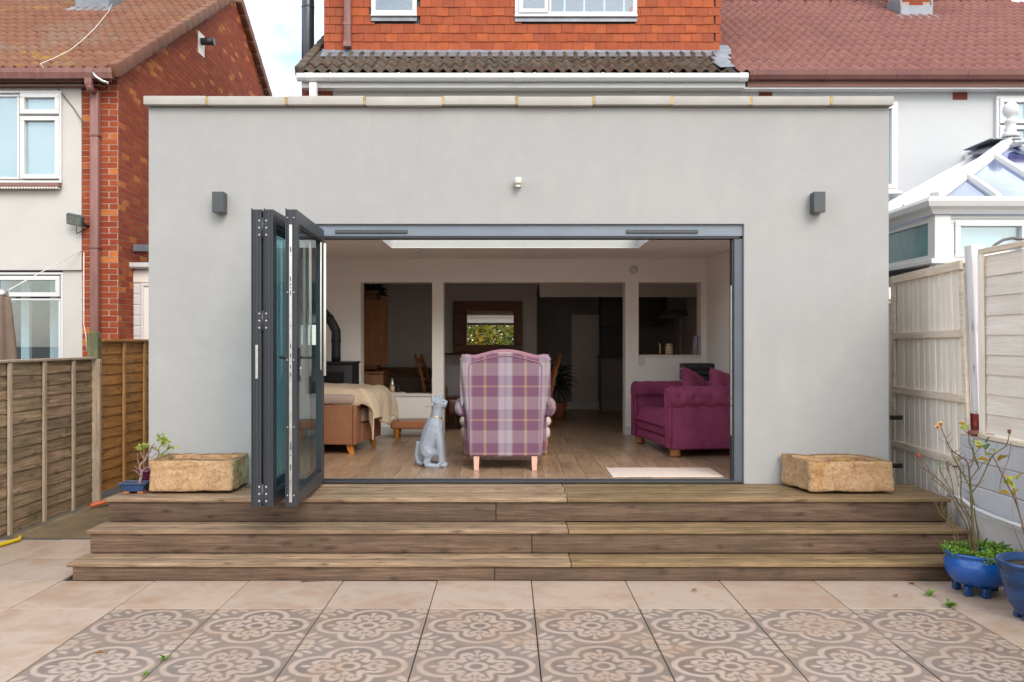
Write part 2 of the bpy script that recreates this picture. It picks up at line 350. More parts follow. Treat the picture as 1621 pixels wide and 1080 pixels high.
# patio slabs
def slab_common(g, c):
    pos = g.n('ShaderNodeNewGeometry').outputs['Position']; v = g.coord()
    c = g.mix(g.ramp(g.noise(v, 2.1, 7, .66, .5), [(.47, 0.), (.63, .8)]), c, (0.30, 0.195, 0.125))
    c = g.mix(g.ramp(g.noise(v, 9, 7, .72), [(.52, 0.), (.72, .55)]), c, (0.284, 0.163, 0.095))
    c = g.mix(g.ramp(g.noise(pos, .8, 5, .6), [(.4, 0.), (.7, .3)]), c, (0.404, 0.361, 0.331))
    vo = g.n('ShaderNodeTexVoronoi'); vo.inputs['Scale'].default_value = 9; g.put(vo.inputs['Vector'], v)
    c = g.mix(g.ramp(vo.outputs['Distance'], [(.015, .7), (.04, 0.)]), c, (0.103, 0.073, 0.052))
    return c, g.bump(g.noise(v, 80, 4, .7), .12, .003)
g = NG('plain_slab')
k = g.rand(); c0 = g.ramp(k, [(0., (0.347, 0.256, 0.194)), (.5, (0.392, 0.293, 0.220)), (1., (0.365, 0.283, 0.221))])
c, nb = slab_common(g, c0); MT['plain_slab'] = g.bsdf(c, .62, 0, .4, nb)
g = NG('pattern_slab')
T = .66
sp = g.n('ShaderNodeSeparateXYZ'); g.put(sp.inputs[0], g.n('ShaderNodeTexCoord').outputs['Object'])
X = g.ma('ABSOLUTE', g.ma('DIVIDE', sp.outputs[0], T)); Y = g.ma('ABSOLUTE', g.ma('DIVIDE', sp.outputs[1], T))
A = g.ma('MAXIMUM', X, Y); B = g.ma('MINIMUM', X, Y)          # folded to one eighth; A along the lobe
def circ(x, y, cx, cy, r, sx=1, sy=1, rot=0):
    dx = g.ma('SUBTRACT', x, cx); dy = g.ma('SUBTRACT', y, cy)
    if rot:
        co, si = math.cos(rot), math.sin(rot)
        dx, dy = g.ma('ADD', g.ma('MULTIPLY', dx, co), g.ma('MULTIPLY', dy, si)), g.ma('SUBTRACT', g.ma('MULTIPLY', dy, co), g.ma('MULTIPLY', dx, si))
    if sx != 1: dx = g.ma('DIVIDE', dx, sx)
    if sy != 1: dy = g.ma('DIVIDE', dy, sy)
    return g.ma('SUBTRACT', g.ma('SQRT', g.ma('ADD', g.ma('MULTIPLY', dx, dx), g.ma('MULTIPLY', dy, dy))), r)
def band(d, w): return g.ma('SUBTRACT', g.ma('ABSOLUTE', d), w)
def mn(*a):
    r = a[0]
    for b in a[1:]: r = g.ma('MINIMUM', r, b)
    return r
lobe = circ(A, B, .235, 0, .205, 1.0, 1.0)
ring = band(g.ma('MINIMUM', lobe, circ(A, B, 0, 0, .2)), .025)
petal = mn(circ(A, B, .335, 0, .026, 1.5, 1), circ(A, B, .265, 0, .013, 5.0, 1))
curl = g.ma('MAXIMUM', band(circ(A, B, .225, .078, .046, 1.25, 1), .017), g.ma('SUBTRACT', g.ma('SUBTRACT', .235, A), g.ma('MULTIPLY', B, .6)))
curl = mn(curl, circ(A, B, .262, .092, .026, 1.2, 1), circ(A, B, .185, .052, .024, 1.8, 1, .5))
stem = circ(A, B, .145, 0, .03, 1.3, 1)
hub = band(circ(A, B, 0, 0, .076), .022)
blob = mn(circ(A, B, .122, .118, .040), circ(A, B, .165, .115, .024))
leaf1 = circ(A, B, .452, .255, .030, 2.2, 1, 1.05)
leaf2 = mn(circ(A, B, .40, .325, .024, 2.0, 1, .5), circ(A, B, .365, .30, .02))
tre = mn(circ(A, B, .462, .405, .030), circ(A, B, .418, .418, .028), circ(A, B, .462, .460, .024))
sd = mn(ring, petal, curl, stem, hub, blob, leaf1, leaf2, tre)
wob = g.ma('MULTIPLY', g.ma('SUBTRACT', g.noise(g.coord(), 16, 4, .6), .5), .022)
f = g.ramp(g.ma('MULTIPLY_ADD', g.ma('ADD', sd, wob), 60, .5), [(.0, 1.), (1., 0.)])
f = g.ma('MULTIPLY', f, g.ramp(g.noise(g.coord(), 9, 6, .7), [(.28, .55), (.5, 1.)]))
inner = g.ramp(g.ma('MULTIPLY_ADD', g.ma('MINIMUM', lobe, circ(A, B, 0, 0, .2)), 40, .5), [(0., (0.138, 0.105, 0.086)), (1., (0.162, 0.127, 0.103))])
c0 = g.mix(g.ma('MULTIPLY', f, .92), inner, (0.370, 0.284, 0.224))
k = g.ma('ADD', g.ma('MULTIPLY', g.rand(), .2), .92); cb = g.n('ShaderNodeCombineXYZ'); [g.put(cb.inputs[i], k) for i in range(3)]
c0 = g.mix(1., c0, cb.outputs[0], 'MULTIPLY')
c, nb = slab_common(g, c0)
c = g.mix(.4, c, c0)
MT['pattern_slab'] = g.bsdf(c, .6, 0, .4, nb)
# glass
def glass(name, tint, refl=.06, rough=0.0, fres=1.45):
    g = NG(name); tr = g.n('ShaderNodeBsdfTransparent'); tr.inputs[0].default_value = (*tint, 1)
    gl = g.n('ShaderNodeBsdfGlossy'); gl.inputs['Roughness'].default_value = rough; gl.inputs[0].default_value = (.95, .98, 1, 1)
    lw = g.n('ShaderNodeLayerWeight'); lw.inputs[0].default_value = .5
    fr = g.ma('MULTIPLY_ADD', g.ma('POWER', lw.outputs['Facing'], 5.), .75, .035)
    mx = g.n('ShaderNodeMixShader'); g.put(mx.inputs[0], g.ma('ADD', fr, refl, clamp=True))
    g.t.links.new(tr.outputs[0], mx.inputs[1]); g.t.links.new(gl.outputs[0], mx.inputs[2]); g.t.links.new(mx.outputs[0], g.out.inputs[0])
    MT[name] = g.m
glass('door_glass', (.78, .94, .96), .0, 0, 1.3)
glass('window_glass', (.85, .94, .97), .10)
glass('skylight_glass', (.96, .985, .975), .0)
glass('roof_glass', (.60, .68, .90), .16, .05)
simple('teal_glass', (.05, .19, .20), rough=.12, var=.35, scale=2.5, rnd=0, bump=0, spec=.8)  # opaque colour paints in what the side panes reflect and show
g = NG('mirror_glass'); MT['mirror_glass'] = g.bsdf((.92, .93, .92), .0, 1.)
simple('frosted_blue', (0.231, 0.363, 0.407), rough=.12, var=.06, scale=2, rnd=.03, bump=0, spec=.6)
simple('blind_slat', (0.495, 0.555, 0.578), rough=.5, var=.02, rnd=.02, bump=0)
simple('net_curtain', (.27, .33, .36), rough=.8, var=.4, scale=3, stretch=(7, 1, .3), rnd=0, bump=0)  # vertical streaks paint the shading of folds onto a flat sheet
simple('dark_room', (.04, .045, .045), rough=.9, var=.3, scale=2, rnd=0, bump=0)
simple('dark_cabinet', (.08, .07, .068), rough=.5, var=.2, scale=2, rnd=0, bump=0)
simple('kitchen_panel', (0.240, 0.216, 0.208), rough=.6, var=.15, scale=2, rnd=0, bump=0)
# fabrics
def velvet(name, a, b, rough=.8, sheen=.5, sc=5):
    g = NG(name); v = g.coord(rnd=False)
    c = g.mix(g.ramp(g.noise(v, sc, 6, .6), [(.3, 0.), (.7, 1.)]), a, b)
    c = g.mix(g.ramp(g.noise(v, 160, 3, .6), [(.4, 0.), (.7, .25)]), c, mul(b, 1.25))
    MT[name] = g.bsdf(c, rough, 0, .2, g.bump(g.noise(v, 220, 3, .6), .25, .003), Sheen_Weight=sheen, Sheen_Roughness=.4, Sheen_Tint=tuple(mul(b, 1.6)) + (1,))
velvet('plum_velvet', (.14, .026, .068), (.26, .052, .112), .75, .6)
velvet('plum_cushion', (.20, .038, .085), (.28, .060, .125), .75, .7)
velvet('brown_fabric', (.22, .095, .05), (.27, .125, .068), .9, .25, 9)
velvet('taupe_fabric', (.34, .25, .215), (.40, .30, .26), .9, .25, 9)
velvet('cream_throw', (0.532, 0.408, 0.275), (0.627, 0.494, 0.351), .95, .4, 7)
velvet('tan_fabric', (.42, .16, .075), (.48, .20, .10), .9, .2, 9)
velvet('cream_fabric', (.60, .53, .50), (.68, .61, .57), .9, .2, 9)
velvet('mat_cream', (.55, .44, .37), (.62, .51, .44), 1., .2, 30)
velvet('parasol_cloth', (.15, .105, .08), (.21, .155, .12), .95, .1, 6)
velvet('pink_trim', (0.259, 0.126, 0.155), (0.311, 0.167, 0.198), .9, .3, 10)
simple('brown_leather', (.075, .022, .012), rough=.3, var=.3, scale=6, rnd=0, bump=.25, bscale=60, spec=.6)
g = NG('plaid')
sp = g.n('ShaderNodeSeparateXYZ'); g.put(sp.inputs[0], g.n('ShaderNodeTexCoord').outputs['Object'])
def stripes(u, period, phase):
    t = g.ma('FRACT', g.ma('ADD', g.ma('DIVIDE', u, period), phase))
    D, L, Yl, Bl, Tn = (0.129, 0.053, 0.099), (0.249, 0.172, 0.202), (0.361, 0.224, 0.120), (0.361, 0.353, 0.421), (0.318, 0.241, 0.198)
    return g.ramp(t, [(0., Tn), (.05, Bl), (.15, Bl), (.17, L), (.205, D), (.46, D), (.475, Yl), (.525, Yl), (.54, D), (.795, D), (.83, L), (.85, Bl), (.95, Bl), (1., Tn)], 'LINEAR')
cv = stripes(g.ma('ADD', sp.outputs[0], sp.outputs[1]), .37, .0)
def stripes2(u, period, phase):
    t = g.ma('FRACT', g.ma('ADD', g.ma('DIVIDE', u, period), phase))
    D, L, Yl, Tn = (0.133, 0.053, 0.101), (0.275, 0.194, 0.228), (0.361, 0.224, 0.129), (0.284, 0.215, 0.206)
    return g.ramp(t, [(0., L), (.17, Tn), (.18, L), (.205, D), (.47, D), (.485, Yl), (.515, Yl), (.53, D), (.80, D), (.83, L), (1., L)], 'LINEAR')
ch = stripes2(sp.outputs[2], .307, .0)
c = g.mix(.5, cv, ch)
wv = g.noise(g.coord(rnd=False), 300, 2, .5)
c = g.mix(g.ramp(wv, [(.35, 0.), (.7, .22)]), c, (.38, .26, .30))
MT['plaid'] = g.bsdf(c, .95, 0, .15, g.bump(wv, .3, .003), Sheen_Weight=.25)
# plants and pots
def leafmat(name, a, b, rough=.5):
    g = NG(name); c = g.ramp(g.rand(), [(0., a), (.6, b), (1., mul(b, 1.25))])
    p = g.n('ShaderNodeBsdfPrincipled'); g.put(p.inputs['Base Color'], c); p.inputs['Roughness'].default_value = rough
    tl = g.n('ShaderNodeBsdfTranslucent'); g.put(tl.inputs[0], c)
    mx = g.n('ShaderNodeMixShader'); mx.inputs[0].default_value = .3
    g.t.links.new(p.outputs[0], mx.inputs[1]); g.t.links.new(tl.outputs[0], mx.inputs[2]); g.t.links.new(mx.outputs[0], g.out.inputs[0]); MT[name] = g.m
leafmat('leaf_green', (0.038, 0.085, 0.013), (0.076, 0.170, 0.025))
leafmat('leaf_bright', (0.085, 0.187, 0.017), (0.153, 0.289, 0.025))
leafmat('leaf_dark', (.012, .03, .012), (.025, .05, .02))
leafmat('leaf_yellow', (0.340, 0.230, 0.013), (0.527, 0.357, 0.025))
leafmat('leaf_autumn', (.30, .20, .02), (.22, .24, .03))
leafmat('leaf_lime', (0.221, 0.289, 0.043), (0.340, 0.391, 0.068))
leafmat('leaf_brown', (.20, .07, .025), (.30, .13, .05), .8)
leafmat('rose_petal', (.62, .33, .12), (.75, .50, .25))
leafmat('rose_hip', (.35, .02, .02), (.45, .05, .03))
simple('stem_green', (0.123, 0.102, 0.029), rough=.6, var=.35, scale=20, rnd=.1, bump=.2)
simple('stem_brown', (0.131, 0.061, 0.045), rough=.7, var=.3, scale=20, rnd=.1, bump=.3)
simple('bonsai_bark', (0.213, 0.148, 0.139), rough=.85, var=.35, scale=40, rnd=.1, bump=.6)
simple('bark', (.10, .075, .055), rough=.95, var=.4, scale=14, rnd=.1, bump=1, bscale=30)
simple('blue_glaze', (0.010, 0.086, 0.344), rough=.16, var=.25, scale=3, rnd=0, bump=.06, bscale=25, spec=.6, dirt=.12, dirtcol=(0.082, 0.139, 0.246))
simple('navy_glaze', (0.008, 0.045, 0.139), rough=.2, var=.35, scale=6, stretch=(1, 1, 4), rnd=0, bump=.1, bscale=25, spec=.6)
simple('tray_blue', (0.029, 0.061, 0.148), rough=.3, var=.25, scale=9, rnd=0, bump=.1)
simple('terracotta', (0.344, 0.115, 0.049), rough=.8, var=.2, scale=12, rnd=.1, bump=.2)
simple('purple_glaze', (.10, .012, .04), rough=.3, var=.2, rnd=0, bump=0)
simple('statue_grey', (.27, .30, .355), rough=.55, var=.06, scale=5, rnd=0, bump=.04)
simple('red_paint', (0.197, 0.021, 0.018), rough=.5, var=.25, scale=14, rnd=0, bump=.3)
simple('rust', (.16, .07, .04), rough=.9, var=.4, scale=20, rnd=0, bump=.5)
simple('yellow_hose', (.62, .46, .01), rough=.45, var=.1, rnd=0, bump=0)
simple('orange_plastic', (.55, .10, .03), rough=.5, var=.1, rnd=0, bump=0)
simple('block_paint', (0.492, 0.500, 0.525), rough=.85, var=.06, scale=4, rnd=.03, bump=.6, bscale=60, dirt=.2, dirtcol=(0.295, 0.287, 0.271))
simple('plinth_paint', (0.508, 0.484, 0.451), rough=.85, var=.07, scale=4, rnd=.02, bump=.4, bscale=60, dirt=.3, dirtcol=(0.295, 0.271, 0.230))
simple('passage_wall', (.15, .145, .14), rough=.9, var=.3, scale=3, rnd=0, bump=.4)
simple('sensor_cream', (0.640, 0.590, 0.492), rough=.4, var=.03, rnd=0, bump=0)
simple('lens_glass', (.20, .22, .19), rough=.15, var=.3, scale=30, rnd=0, bump=.2, spec=.7)
simple('jar_cream', (.55, .40, .25), rough=.3, var=.1, rnd=0, bump=0)
simple('book_spine', (.30, .30, .32), rough=.6, var=.5, scale=30, stretch=(5, 1, .2), rnd=.5, bump=0)
simple('brushed_hood', (.30, .29, .28), rough=.35, var=.1, metal=.7, rnd=0, bump=0)
# ================================================================== THE SETTING
def structure(o): o['kind'] = 'structure'; return o
structure(MB().box(-300, 300, -300, 500, -.30, -.045).build('ground', MT['ground']))
T = .66; GX, GY = .1687, 5.585
patio = structure(MB().box(-5.2, 4.9, 2.2, 7.56, -.044, -.022).build('patio', MT['soil']))
sl_p = MB().cbox(-T/2 + .003, T/2 - .003, -T/2 + .003, T/2 - .003, -.02, 0, .002).mesh('plain_tile', MT['plain_slab'])
sl_d = MB().cbox(-T/2 + .003, T/2 - .003, -T/2 + .003, T/2 - .003, -.02, 0, .002).mesh('patterned_tile', MT['pattern_slab'])
for k in range(-8, 7):
    for j in range(-5, 3):
        cx, cy = GX + (k + .5) * T, GY + (j + .5) * T
        if cy > 6.4 and -2.9 < cx < 3.4: continue
        if cx > 3.9 or cx < -4.9: continue
        pat = (-4 <= k < 4) and j < 0
        piece('patterned_tile' if pat else 'plain_tile', sl_d if pat else sl_p, patio,
              (cx, cy, random.uniform(-.0015, .0015)), (random.uniform(-.0015, .0015), random.uniform(-.0015, .0015), random.choice((0, math.pi)) if pat else random.choice((0, math.pi / 2, math.pi))))
structure(MB().box(-4.35, -3.0, 7.575, 14.5, -.04, -.006).build('path', MT['concrete']))
structure(MB().box(-5.3, -3.0, 7.545, 7.572, -.04, .006).build('drain_edge', MT['felt']))

# ------------------------------------------------------------------ house extension
WY = 7.51
XL, XR, ZT = -3.032, 3.225, 3.661
OL, OR, OT = -1.70, 2.0, 2.673
DZ, FZ, CZ = .48, .506, 2.735
BY = 11.2                                             # partition: the old rear wall
ext = thing('house_extension', 'flat-roofed grey rendered extension with the wide opening and pale coping', 'extension', (0, WY, 0))
MB().prism([(XL, 0), (OL, 0), (OL, OT), (OR, OT), (OR, 0), (XR, 0), (XR, ZT), (XL, ZT)], 'y', WY, WY + .30).build('front_wall', MT['grey_render'], ext, bevel=.006)
MB().box(OL, OR, WY + .01, WY + .3, 0, DZ - .012).build('door_footing', MT['concrete'], ext)
MB().box(XL, XL + .18, WY + .302, 11.38, 0, ZT - .002).build('side_wall', MT['grey_render'], ext)
MB().box(XR - .18, XR, WY + .302, 11.38, 0, ZT - .002).build('side_wall', MT['grey_render'], ext)
xs = [PX(p, 7.45) for p in (225, 327, 453, 577, 701, 818, 940, 1064, 1189, 1316, 1417)]
for i in range(10):
    dz = random.uniform(-.004, .004)
    o = MB().cbox(xs[i] + .009, xs[i + 1] - .009, 7.45, 7.87, 3.664 + dz, 3.738 + dz, .005, 2).build('coping_stone', MT['coping'], ext)
for i in range(1, 10):
    MB().cbox(xs[i] - .012 + random.uniform(-.003, .003), xs[i] + .011 + random.uniform(-.003, .003), 7.447 + random.uniform(-.002, .004), 7.86, 3.666, 3.737, .006).build('mortar_joint', MT['mortar_ochre'], ext)
# flat roof with the rooflight shaft, made shallow to brighten the room
SX0, SX1, SY0, SY1 = -1.285, 1.454, 7.90, 9.88  # unseen near edge brought forward to let more daylight in
roof = MB()
e_ = .02
for b in ((XL + .182, XR - .182, WY + .303, SY0 - e_), (XL + .182, XR - .182, SY1 + e_, 11.37), (XL + .182, SX0 - e_, SY0 - e_, SY1 + e_), (SX1 + e_, XR - .182, SY0 - e_, SY1 + e_)):
    roof.box(b[0], b[1], b[2], b[3], CZ + .004, 2.93)
roof.build('roof', MT['felt'], ext)
ce = MB()
for b in ((-2.85, 2.507, WY + .301, SY0), (-2.85, 2.507, SY1, BY), (-2.85, SX0, SY0, SY1), (SX1, 2.507, SY0, SY1)):
    ce.box(b[0], b[1], b[2], b[3], CZ - .012, CZ - .0005)
ce.build('ceiling', MT['ceiling_paint'], ext)
sh = MB(); t = .015
sh.box(SX0 - t, SX0, SY0, SY1, CZ, 2.96).box(SX1, SX1 + t, SY0, SY1, CZ, 2.96).box(SX0 - t, SX1 + t, SY0 - t, SY0, CZ, 2.96).box(SX0 - t, SX1 + t, SY1, SY1 + t, CZ, 2.96)
sk = sh.build('rooflight', MT['upvc'], ext)
MB().box(SX0 - .04, SX1 + .04, SY0 - .04, SY1 + .04, 2.965, 2.980).build('pane', MT['skylight_glass'], sk)
# inner walls
MB().box(-2.85, -2.70, WY + .301, BY, FZ - .1, CZ - .013).build('inner_wall', MT['plaster'], ext)
MB().box(2.507, 2.62, WY + .301, BY, FZ - .1, CZ - .013).build('inner_wall', MT['plaster'], ext)
MB().box(-2.70, OL - .001, WY + .3012, WY + .36, FZ - .1, CZ - .013).box(OR + .001, 2.507, WY + .3012, WY + .36, FZ - .1, CZ - .013).box(OL, OR, WY + .3012, WY + .36, OT - .09, CZ - .013).build('inner_lining', MT['plaster'], ext)
MB().box(OR - .028, OR - .001, WY + .145, WY + .36, FZ, OT - .095).build('door_reveal', MT['plaster'], ext)
# the partition with its three openings
def Xb(p): return PX(p, BY)
def Zb(p): return PZ(p, BY)
o1, o2, o3 = (Xb(571), Xb(684)), (Xb(702), Xb(990)), (Xb(1011), Xb(1110))
zt_, z1_, z3_ = Zb(447), Zb(624), Zb(562)
PT = .26
pw = MB()
pw.box(-2.85, 2.62, BY, BY + PT, zt_, CZ + .05)
pw.box(-2.85, o1[0], BY, BY + PT, FZ - .1, zt_).box(o1[1], o2[0], BY, BY + PT, FZ - .1, zt_).box(o2[1], o3[0], BY, BY + PT, FZ - .1, zt_).box(o3[1], 2.62, BY, BY + PT, FZ - .1, zt_)
pw.box(o1[0], o1[1], BY, BY + PT, FZ - .1, z1_ - .03).box(o3[0], o3[1], BY, BY + PT, FZ - .1, z3_ - .03)
pw.build('partition_wall', MT['plaster'], ext)
MB().cbox(o1[0] + .001, o1[1] - .001, BY - .015, BY + PT, z1_ - .03, z1_, .004).build('sill', MT['dim_paint'], ext)
MB().cbox(o3[0] + .001, o3[1] - .001, BY - .015, BY + PT, z3_ - .03, z3_, .004).build('sill', MT['dim_paint'], ext)
for a, b in ((-2.7, o2[0]), (o2[1], 2.507)):
    MB().cbox(a, b, BY - .016, BY - .001, FZ, FZ + .11, .003).build('skirting_board', MT['upvc'], ext)
MB().cbox(2.490, 2.506, WY + .37, BY - .02, FZ, FZ + .11, .003).build('skirting_board', MT['upvc'], ext)
# rooms beyond the partition
RB = 14.6
MB().box(-3.2, 3.4, BY + PT + .001, 16.2, 2.62, 2.75).build('back_ceiling', MT['ceiling_paint'], ext)
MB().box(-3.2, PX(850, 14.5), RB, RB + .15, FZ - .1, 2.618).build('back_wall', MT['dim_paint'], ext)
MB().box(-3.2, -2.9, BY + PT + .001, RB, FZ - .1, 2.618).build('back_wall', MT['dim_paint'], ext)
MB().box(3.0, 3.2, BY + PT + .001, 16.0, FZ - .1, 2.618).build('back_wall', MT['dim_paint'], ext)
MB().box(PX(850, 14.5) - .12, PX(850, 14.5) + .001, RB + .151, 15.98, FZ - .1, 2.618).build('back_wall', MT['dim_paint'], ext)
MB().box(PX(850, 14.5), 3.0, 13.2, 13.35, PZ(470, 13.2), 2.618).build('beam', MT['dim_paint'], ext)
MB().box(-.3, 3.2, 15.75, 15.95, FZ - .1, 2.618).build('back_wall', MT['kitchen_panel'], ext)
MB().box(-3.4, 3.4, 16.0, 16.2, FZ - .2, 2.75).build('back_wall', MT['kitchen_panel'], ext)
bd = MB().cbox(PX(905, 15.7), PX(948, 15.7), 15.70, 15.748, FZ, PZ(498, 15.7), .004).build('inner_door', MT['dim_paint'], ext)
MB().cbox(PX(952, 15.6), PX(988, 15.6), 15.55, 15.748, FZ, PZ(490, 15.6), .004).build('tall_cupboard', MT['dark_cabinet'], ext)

# indoor floor of boards
fl = structure(MB().box(-2.86, 3.0, WY + .135, 15.95, FZ - .13, FZ - .014).build('floor', MT['dark_cabinet']))
ORG[fl.name] = Vector((0, 0, 0))
PWd = .186; plk = MB().cbox(0, PWd - .0018, 0, 1.26, -.013, 0, .0012).mesh('plank', MT['oak_floor'])
x = -2.84; r = 0
while x < 2.98:
    y = WY + .14 - (r * .43 % 1.262)
    while y < 15.7:
        y0, y1 = max(y, WY + .138), min(y + 1.26, 15.75)
        if y1 - y0 > .05: piece('plank', plk, fl, (x, y0, FZ + random.uniform(-.0005, .0005)), scale=(min(1, (2.99 - x) / PWd), (y1 - y0) / 1.26, 1))
        y += 1.262
    x += PWd; r += 1

# ------------------------------------------------------------------ folding door
door = thing('folding_door', 'anthracite glazed folding door, its leaves stacked open beside the opening', 'door', (OL, WY, DZ))
FY0, FY1 = WY + .03, WY + .13
fr = MB()
fr.box(OL, OR, FY0, FY1, OT - .098, OT - .002)
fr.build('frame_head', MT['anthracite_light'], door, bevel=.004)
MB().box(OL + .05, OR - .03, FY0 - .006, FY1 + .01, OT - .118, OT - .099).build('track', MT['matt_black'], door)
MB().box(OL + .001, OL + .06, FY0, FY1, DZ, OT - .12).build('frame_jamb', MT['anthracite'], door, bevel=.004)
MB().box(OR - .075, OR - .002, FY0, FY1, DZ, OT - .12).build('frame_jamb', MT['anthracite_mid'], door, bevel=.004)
MB().box(OR - .092, OR - .0755, FY0 + .01, FY1 - .01, DZ, OT - .12).build('jamb_stop', MT['matt_black'], door, bevel=.003)
ls = MB().box(OR - .098, OR - .0925, FY0 + .02, FY0 + .045, PZ(690, 7.55), PZ(452, 7.55)).build('lock_keep', MT['steel'], door)
th = MB().box(OL, OR, FY0 - .02, FY1, DZ + .002, DZ + .022).box(OL, OR, FY0 + .03, FY0 + .05, DZ + .022, DZ + .034).build('threshold', MT['anthracite'], door, bevel=.003)
for a, b in ((530, 645), (992, 1106)):
    MB().cbox(PX(a, WY), PX(b, WY), FY0 - .016, FY0 - .001, PZ(369, WY), PZ(363.5, WY), .004).build('trickle_vent', MT['lamp_grey'], door)
Zb0, Zt0, YN, YF = .516, 2.575, 6.26, 7.44
Zt0 = 2.612
def leaf(x0, x1, skew, free_face):
    def sx(x, y): return x + skew * (y - YN) / (YF - YN)
    def hb(mb, xa, xb, ya, yb, za, zb):
        mb.hexa([(sx(xa, ya), ya, za), (sx(xb, ya), ya, za), (sx(xb, yb), yb, za), (sx(xa, yb), yb, za), (sx(xa, ya), ya, zb), (sx(xb, ya), ya, zb), (sx(xb, yb), yb, zb), (sx(xa, yb), yb, zb)])
    st = .095; m = MB()
    hb(m, x0, x1, YN, YN + st, Zb0, Zt0); hb(m, x0, x1, YF - st, YF, Zb0, Zt0)
    hb(m, x0, x1, YN + st, YF - st, Zb0, Zb0 + st); hb(m, x0, x1, YN + st, YF - st, Zt0 - st, Zt0)
    lf = m.build('leaf', MT['anthracite'], door, bevel=.004)
    g = MB(); xm = (x0 + x1) / 2; hb(g, xm - .012, xm + .012, YN + st - .01, YF - st + .01, Zb0 + st - .01, Zt0 - st + .01)
    g.build('pane', MT['door_glass'], lf)
    bd = MB()
    for xa, xb in ((x0 + .008, xm - .013), (xm + .013, x1 - .008)):
        for (ya, yb, za, zb) in ((YN + st - .001, YN + st + .012, Zb0 + st, Zt0 - st), (YF - st - .012, YF - st + .001, Zb0 + st, Zt0 - st), (YN + st, YF - st, Zb0 + st - .001, Zb0 + st + .012), (YN + st, YF - st, Zt0 - st - .012, Zt0 - st + .001)):
            hb(bd, xa, xb, ya, yb, za, zb)
    bd.build('glazing_bead', MT['matt_black'], lf)
    e = MB()                                   # profile ribs and gasket on the free edge
    w = x1 - x0
    for u0, u1, p in ((.0, .08, .014), (.30, .36, .006), (.62, .68, .006), (.92, 1.0, .010)):
        hb(e, x0 + u0 * w, x0 + u1 * w, YN - p, YN - .0005, Zb0 + .002, Zt0 + (.006 if u0 == 0 else -.002))
    e.build('edge_profile', MT['anthracite'], lf)
    return lf
lfA = leaf(-1.800, -1.730, 0, 0); lfB = leaf(-1.712, -1.648, 0, 0); lfC = leaf(-1.560, -1.482, -.05, 0)
for zc in (PZ(361, YN), PZ(508, YN), PZ(782, YN)):
    h = MB(); h.tube([(-1.721, YN - .012, zc - .07), (-1.721, YN - .012, zc + .07)], .009, 10)
    h.box(-1.752, -1.723, YN - .006, YN - .001, zc - .065, zc + .065).box(-1.719, -1.692, YN - .006, YN - .001, zc - .065, zc + .065)
    h.build('hinge', MT['anthracite'], lfA)
    s = MB()
    for dx in (-.020, .019):
        for dz in (-.05, 0, .05):
            s.lathe([(.0075, -.0), (.0075, .003), (.004, .005)], (0, 0, 0), 8)
            b = len(s.v) - 24
            for i in range(b, len(s.v)):
                a = s.v[i]; s.v[i] = (-1.7195 + dx * 1.25 + a[0], YN - .0065 - a[2], zc + dz + a[1])
    s.build('screw', MT['screw_white'], lfA)
MB().cbox(-1.772, -1.752, YN - .016, YN - .007, PZ(600, YN), PZ(546, YN), .003).build('catch_plate', MT['steel'], lfA)
lsx = -1.5225
MB().box(lsx - .010, lsx + .010, YN - .0135, YN - .0008, PZ(795, YN), PZ(356, YN)).build('lock_strip', MT['steel'], lfC)
sl = MB()
for py0, py1 in ((391, 399), (404, 405), (438, 446), (450, 452), (455, 457), (460, 468), (515, 517), (545, 551), (560, 566), (578, 583), (590, 596), (640, 641), (700, 712), (720, 722), (735, 745), (760, 762)):
    sl.box(lsx - .003, lsx + .003, YN - .0145, YN - .0136, PZ(py1, YN), PZ(py0, YN))
sl.build('lock_slot', MT['matt_black'], lfC)
sc = MB()
for py in (345, 463, 570, 676, 784):
    for dx in (-.023, .022):
        z = PZ(py, YN); sc.box(lsx + dx - .004, lsx + dx + .004, YN - .0145, YN - .0005, z - .004, z + .004)
sc.build('screw', MT['screw_white'], lfC)
for sgn, xf in ((1, -1.482), (-1, -1.560)):
    hm = MB(); yh = YN + .05; zh = PZ(577, YN + .05)
    hm.cbox(xf - (.0 if sgn > 0 else .012), xf + (.012 if sgn > 0 else 0), yh - .016, yh + .016, zh - .12, zh + .12, .004)
    hm.tube([(xf, yh, zh + .05), (xf + sgn * .05, yh, zh + .05), (xf + sgn * .058, yh + .03, zh + .05), (xf + sgn * .055, yh + .14, zh + .045)], .010, 8)
    hm.build('handle', MT['matt_black'], lfC)
zk = PZ(585, YN)
MB().box(-1.470, -1.466, YN + .045, YN + .058, zk - .045, zk + .01).lathe([(.002, -.003), (.014, -.002), (.014, .002), (.002, .003)], (-1.468, YN + .05, zk + .005), 10).tube([(-1.482, YN + .05, zk + .012), (-1.462, YN + .05, zk + .012)], .004, 6).build('key', MT['steel'], lfC)
zr0, zr1 = PZ(595, 7.25), PZ(385, 7.25)
MB().tube([(-1.493, 7.27, zr0), (-1.493, 7.27, zr1)], .011, 8).tube([(-1.51, 7.20, zr0 + .05), (-1.51, 7.20, zr1)], .006, 8).build('cord_rail', MT['cable_white'], lfC)  # two thin pale rods beside the far stile

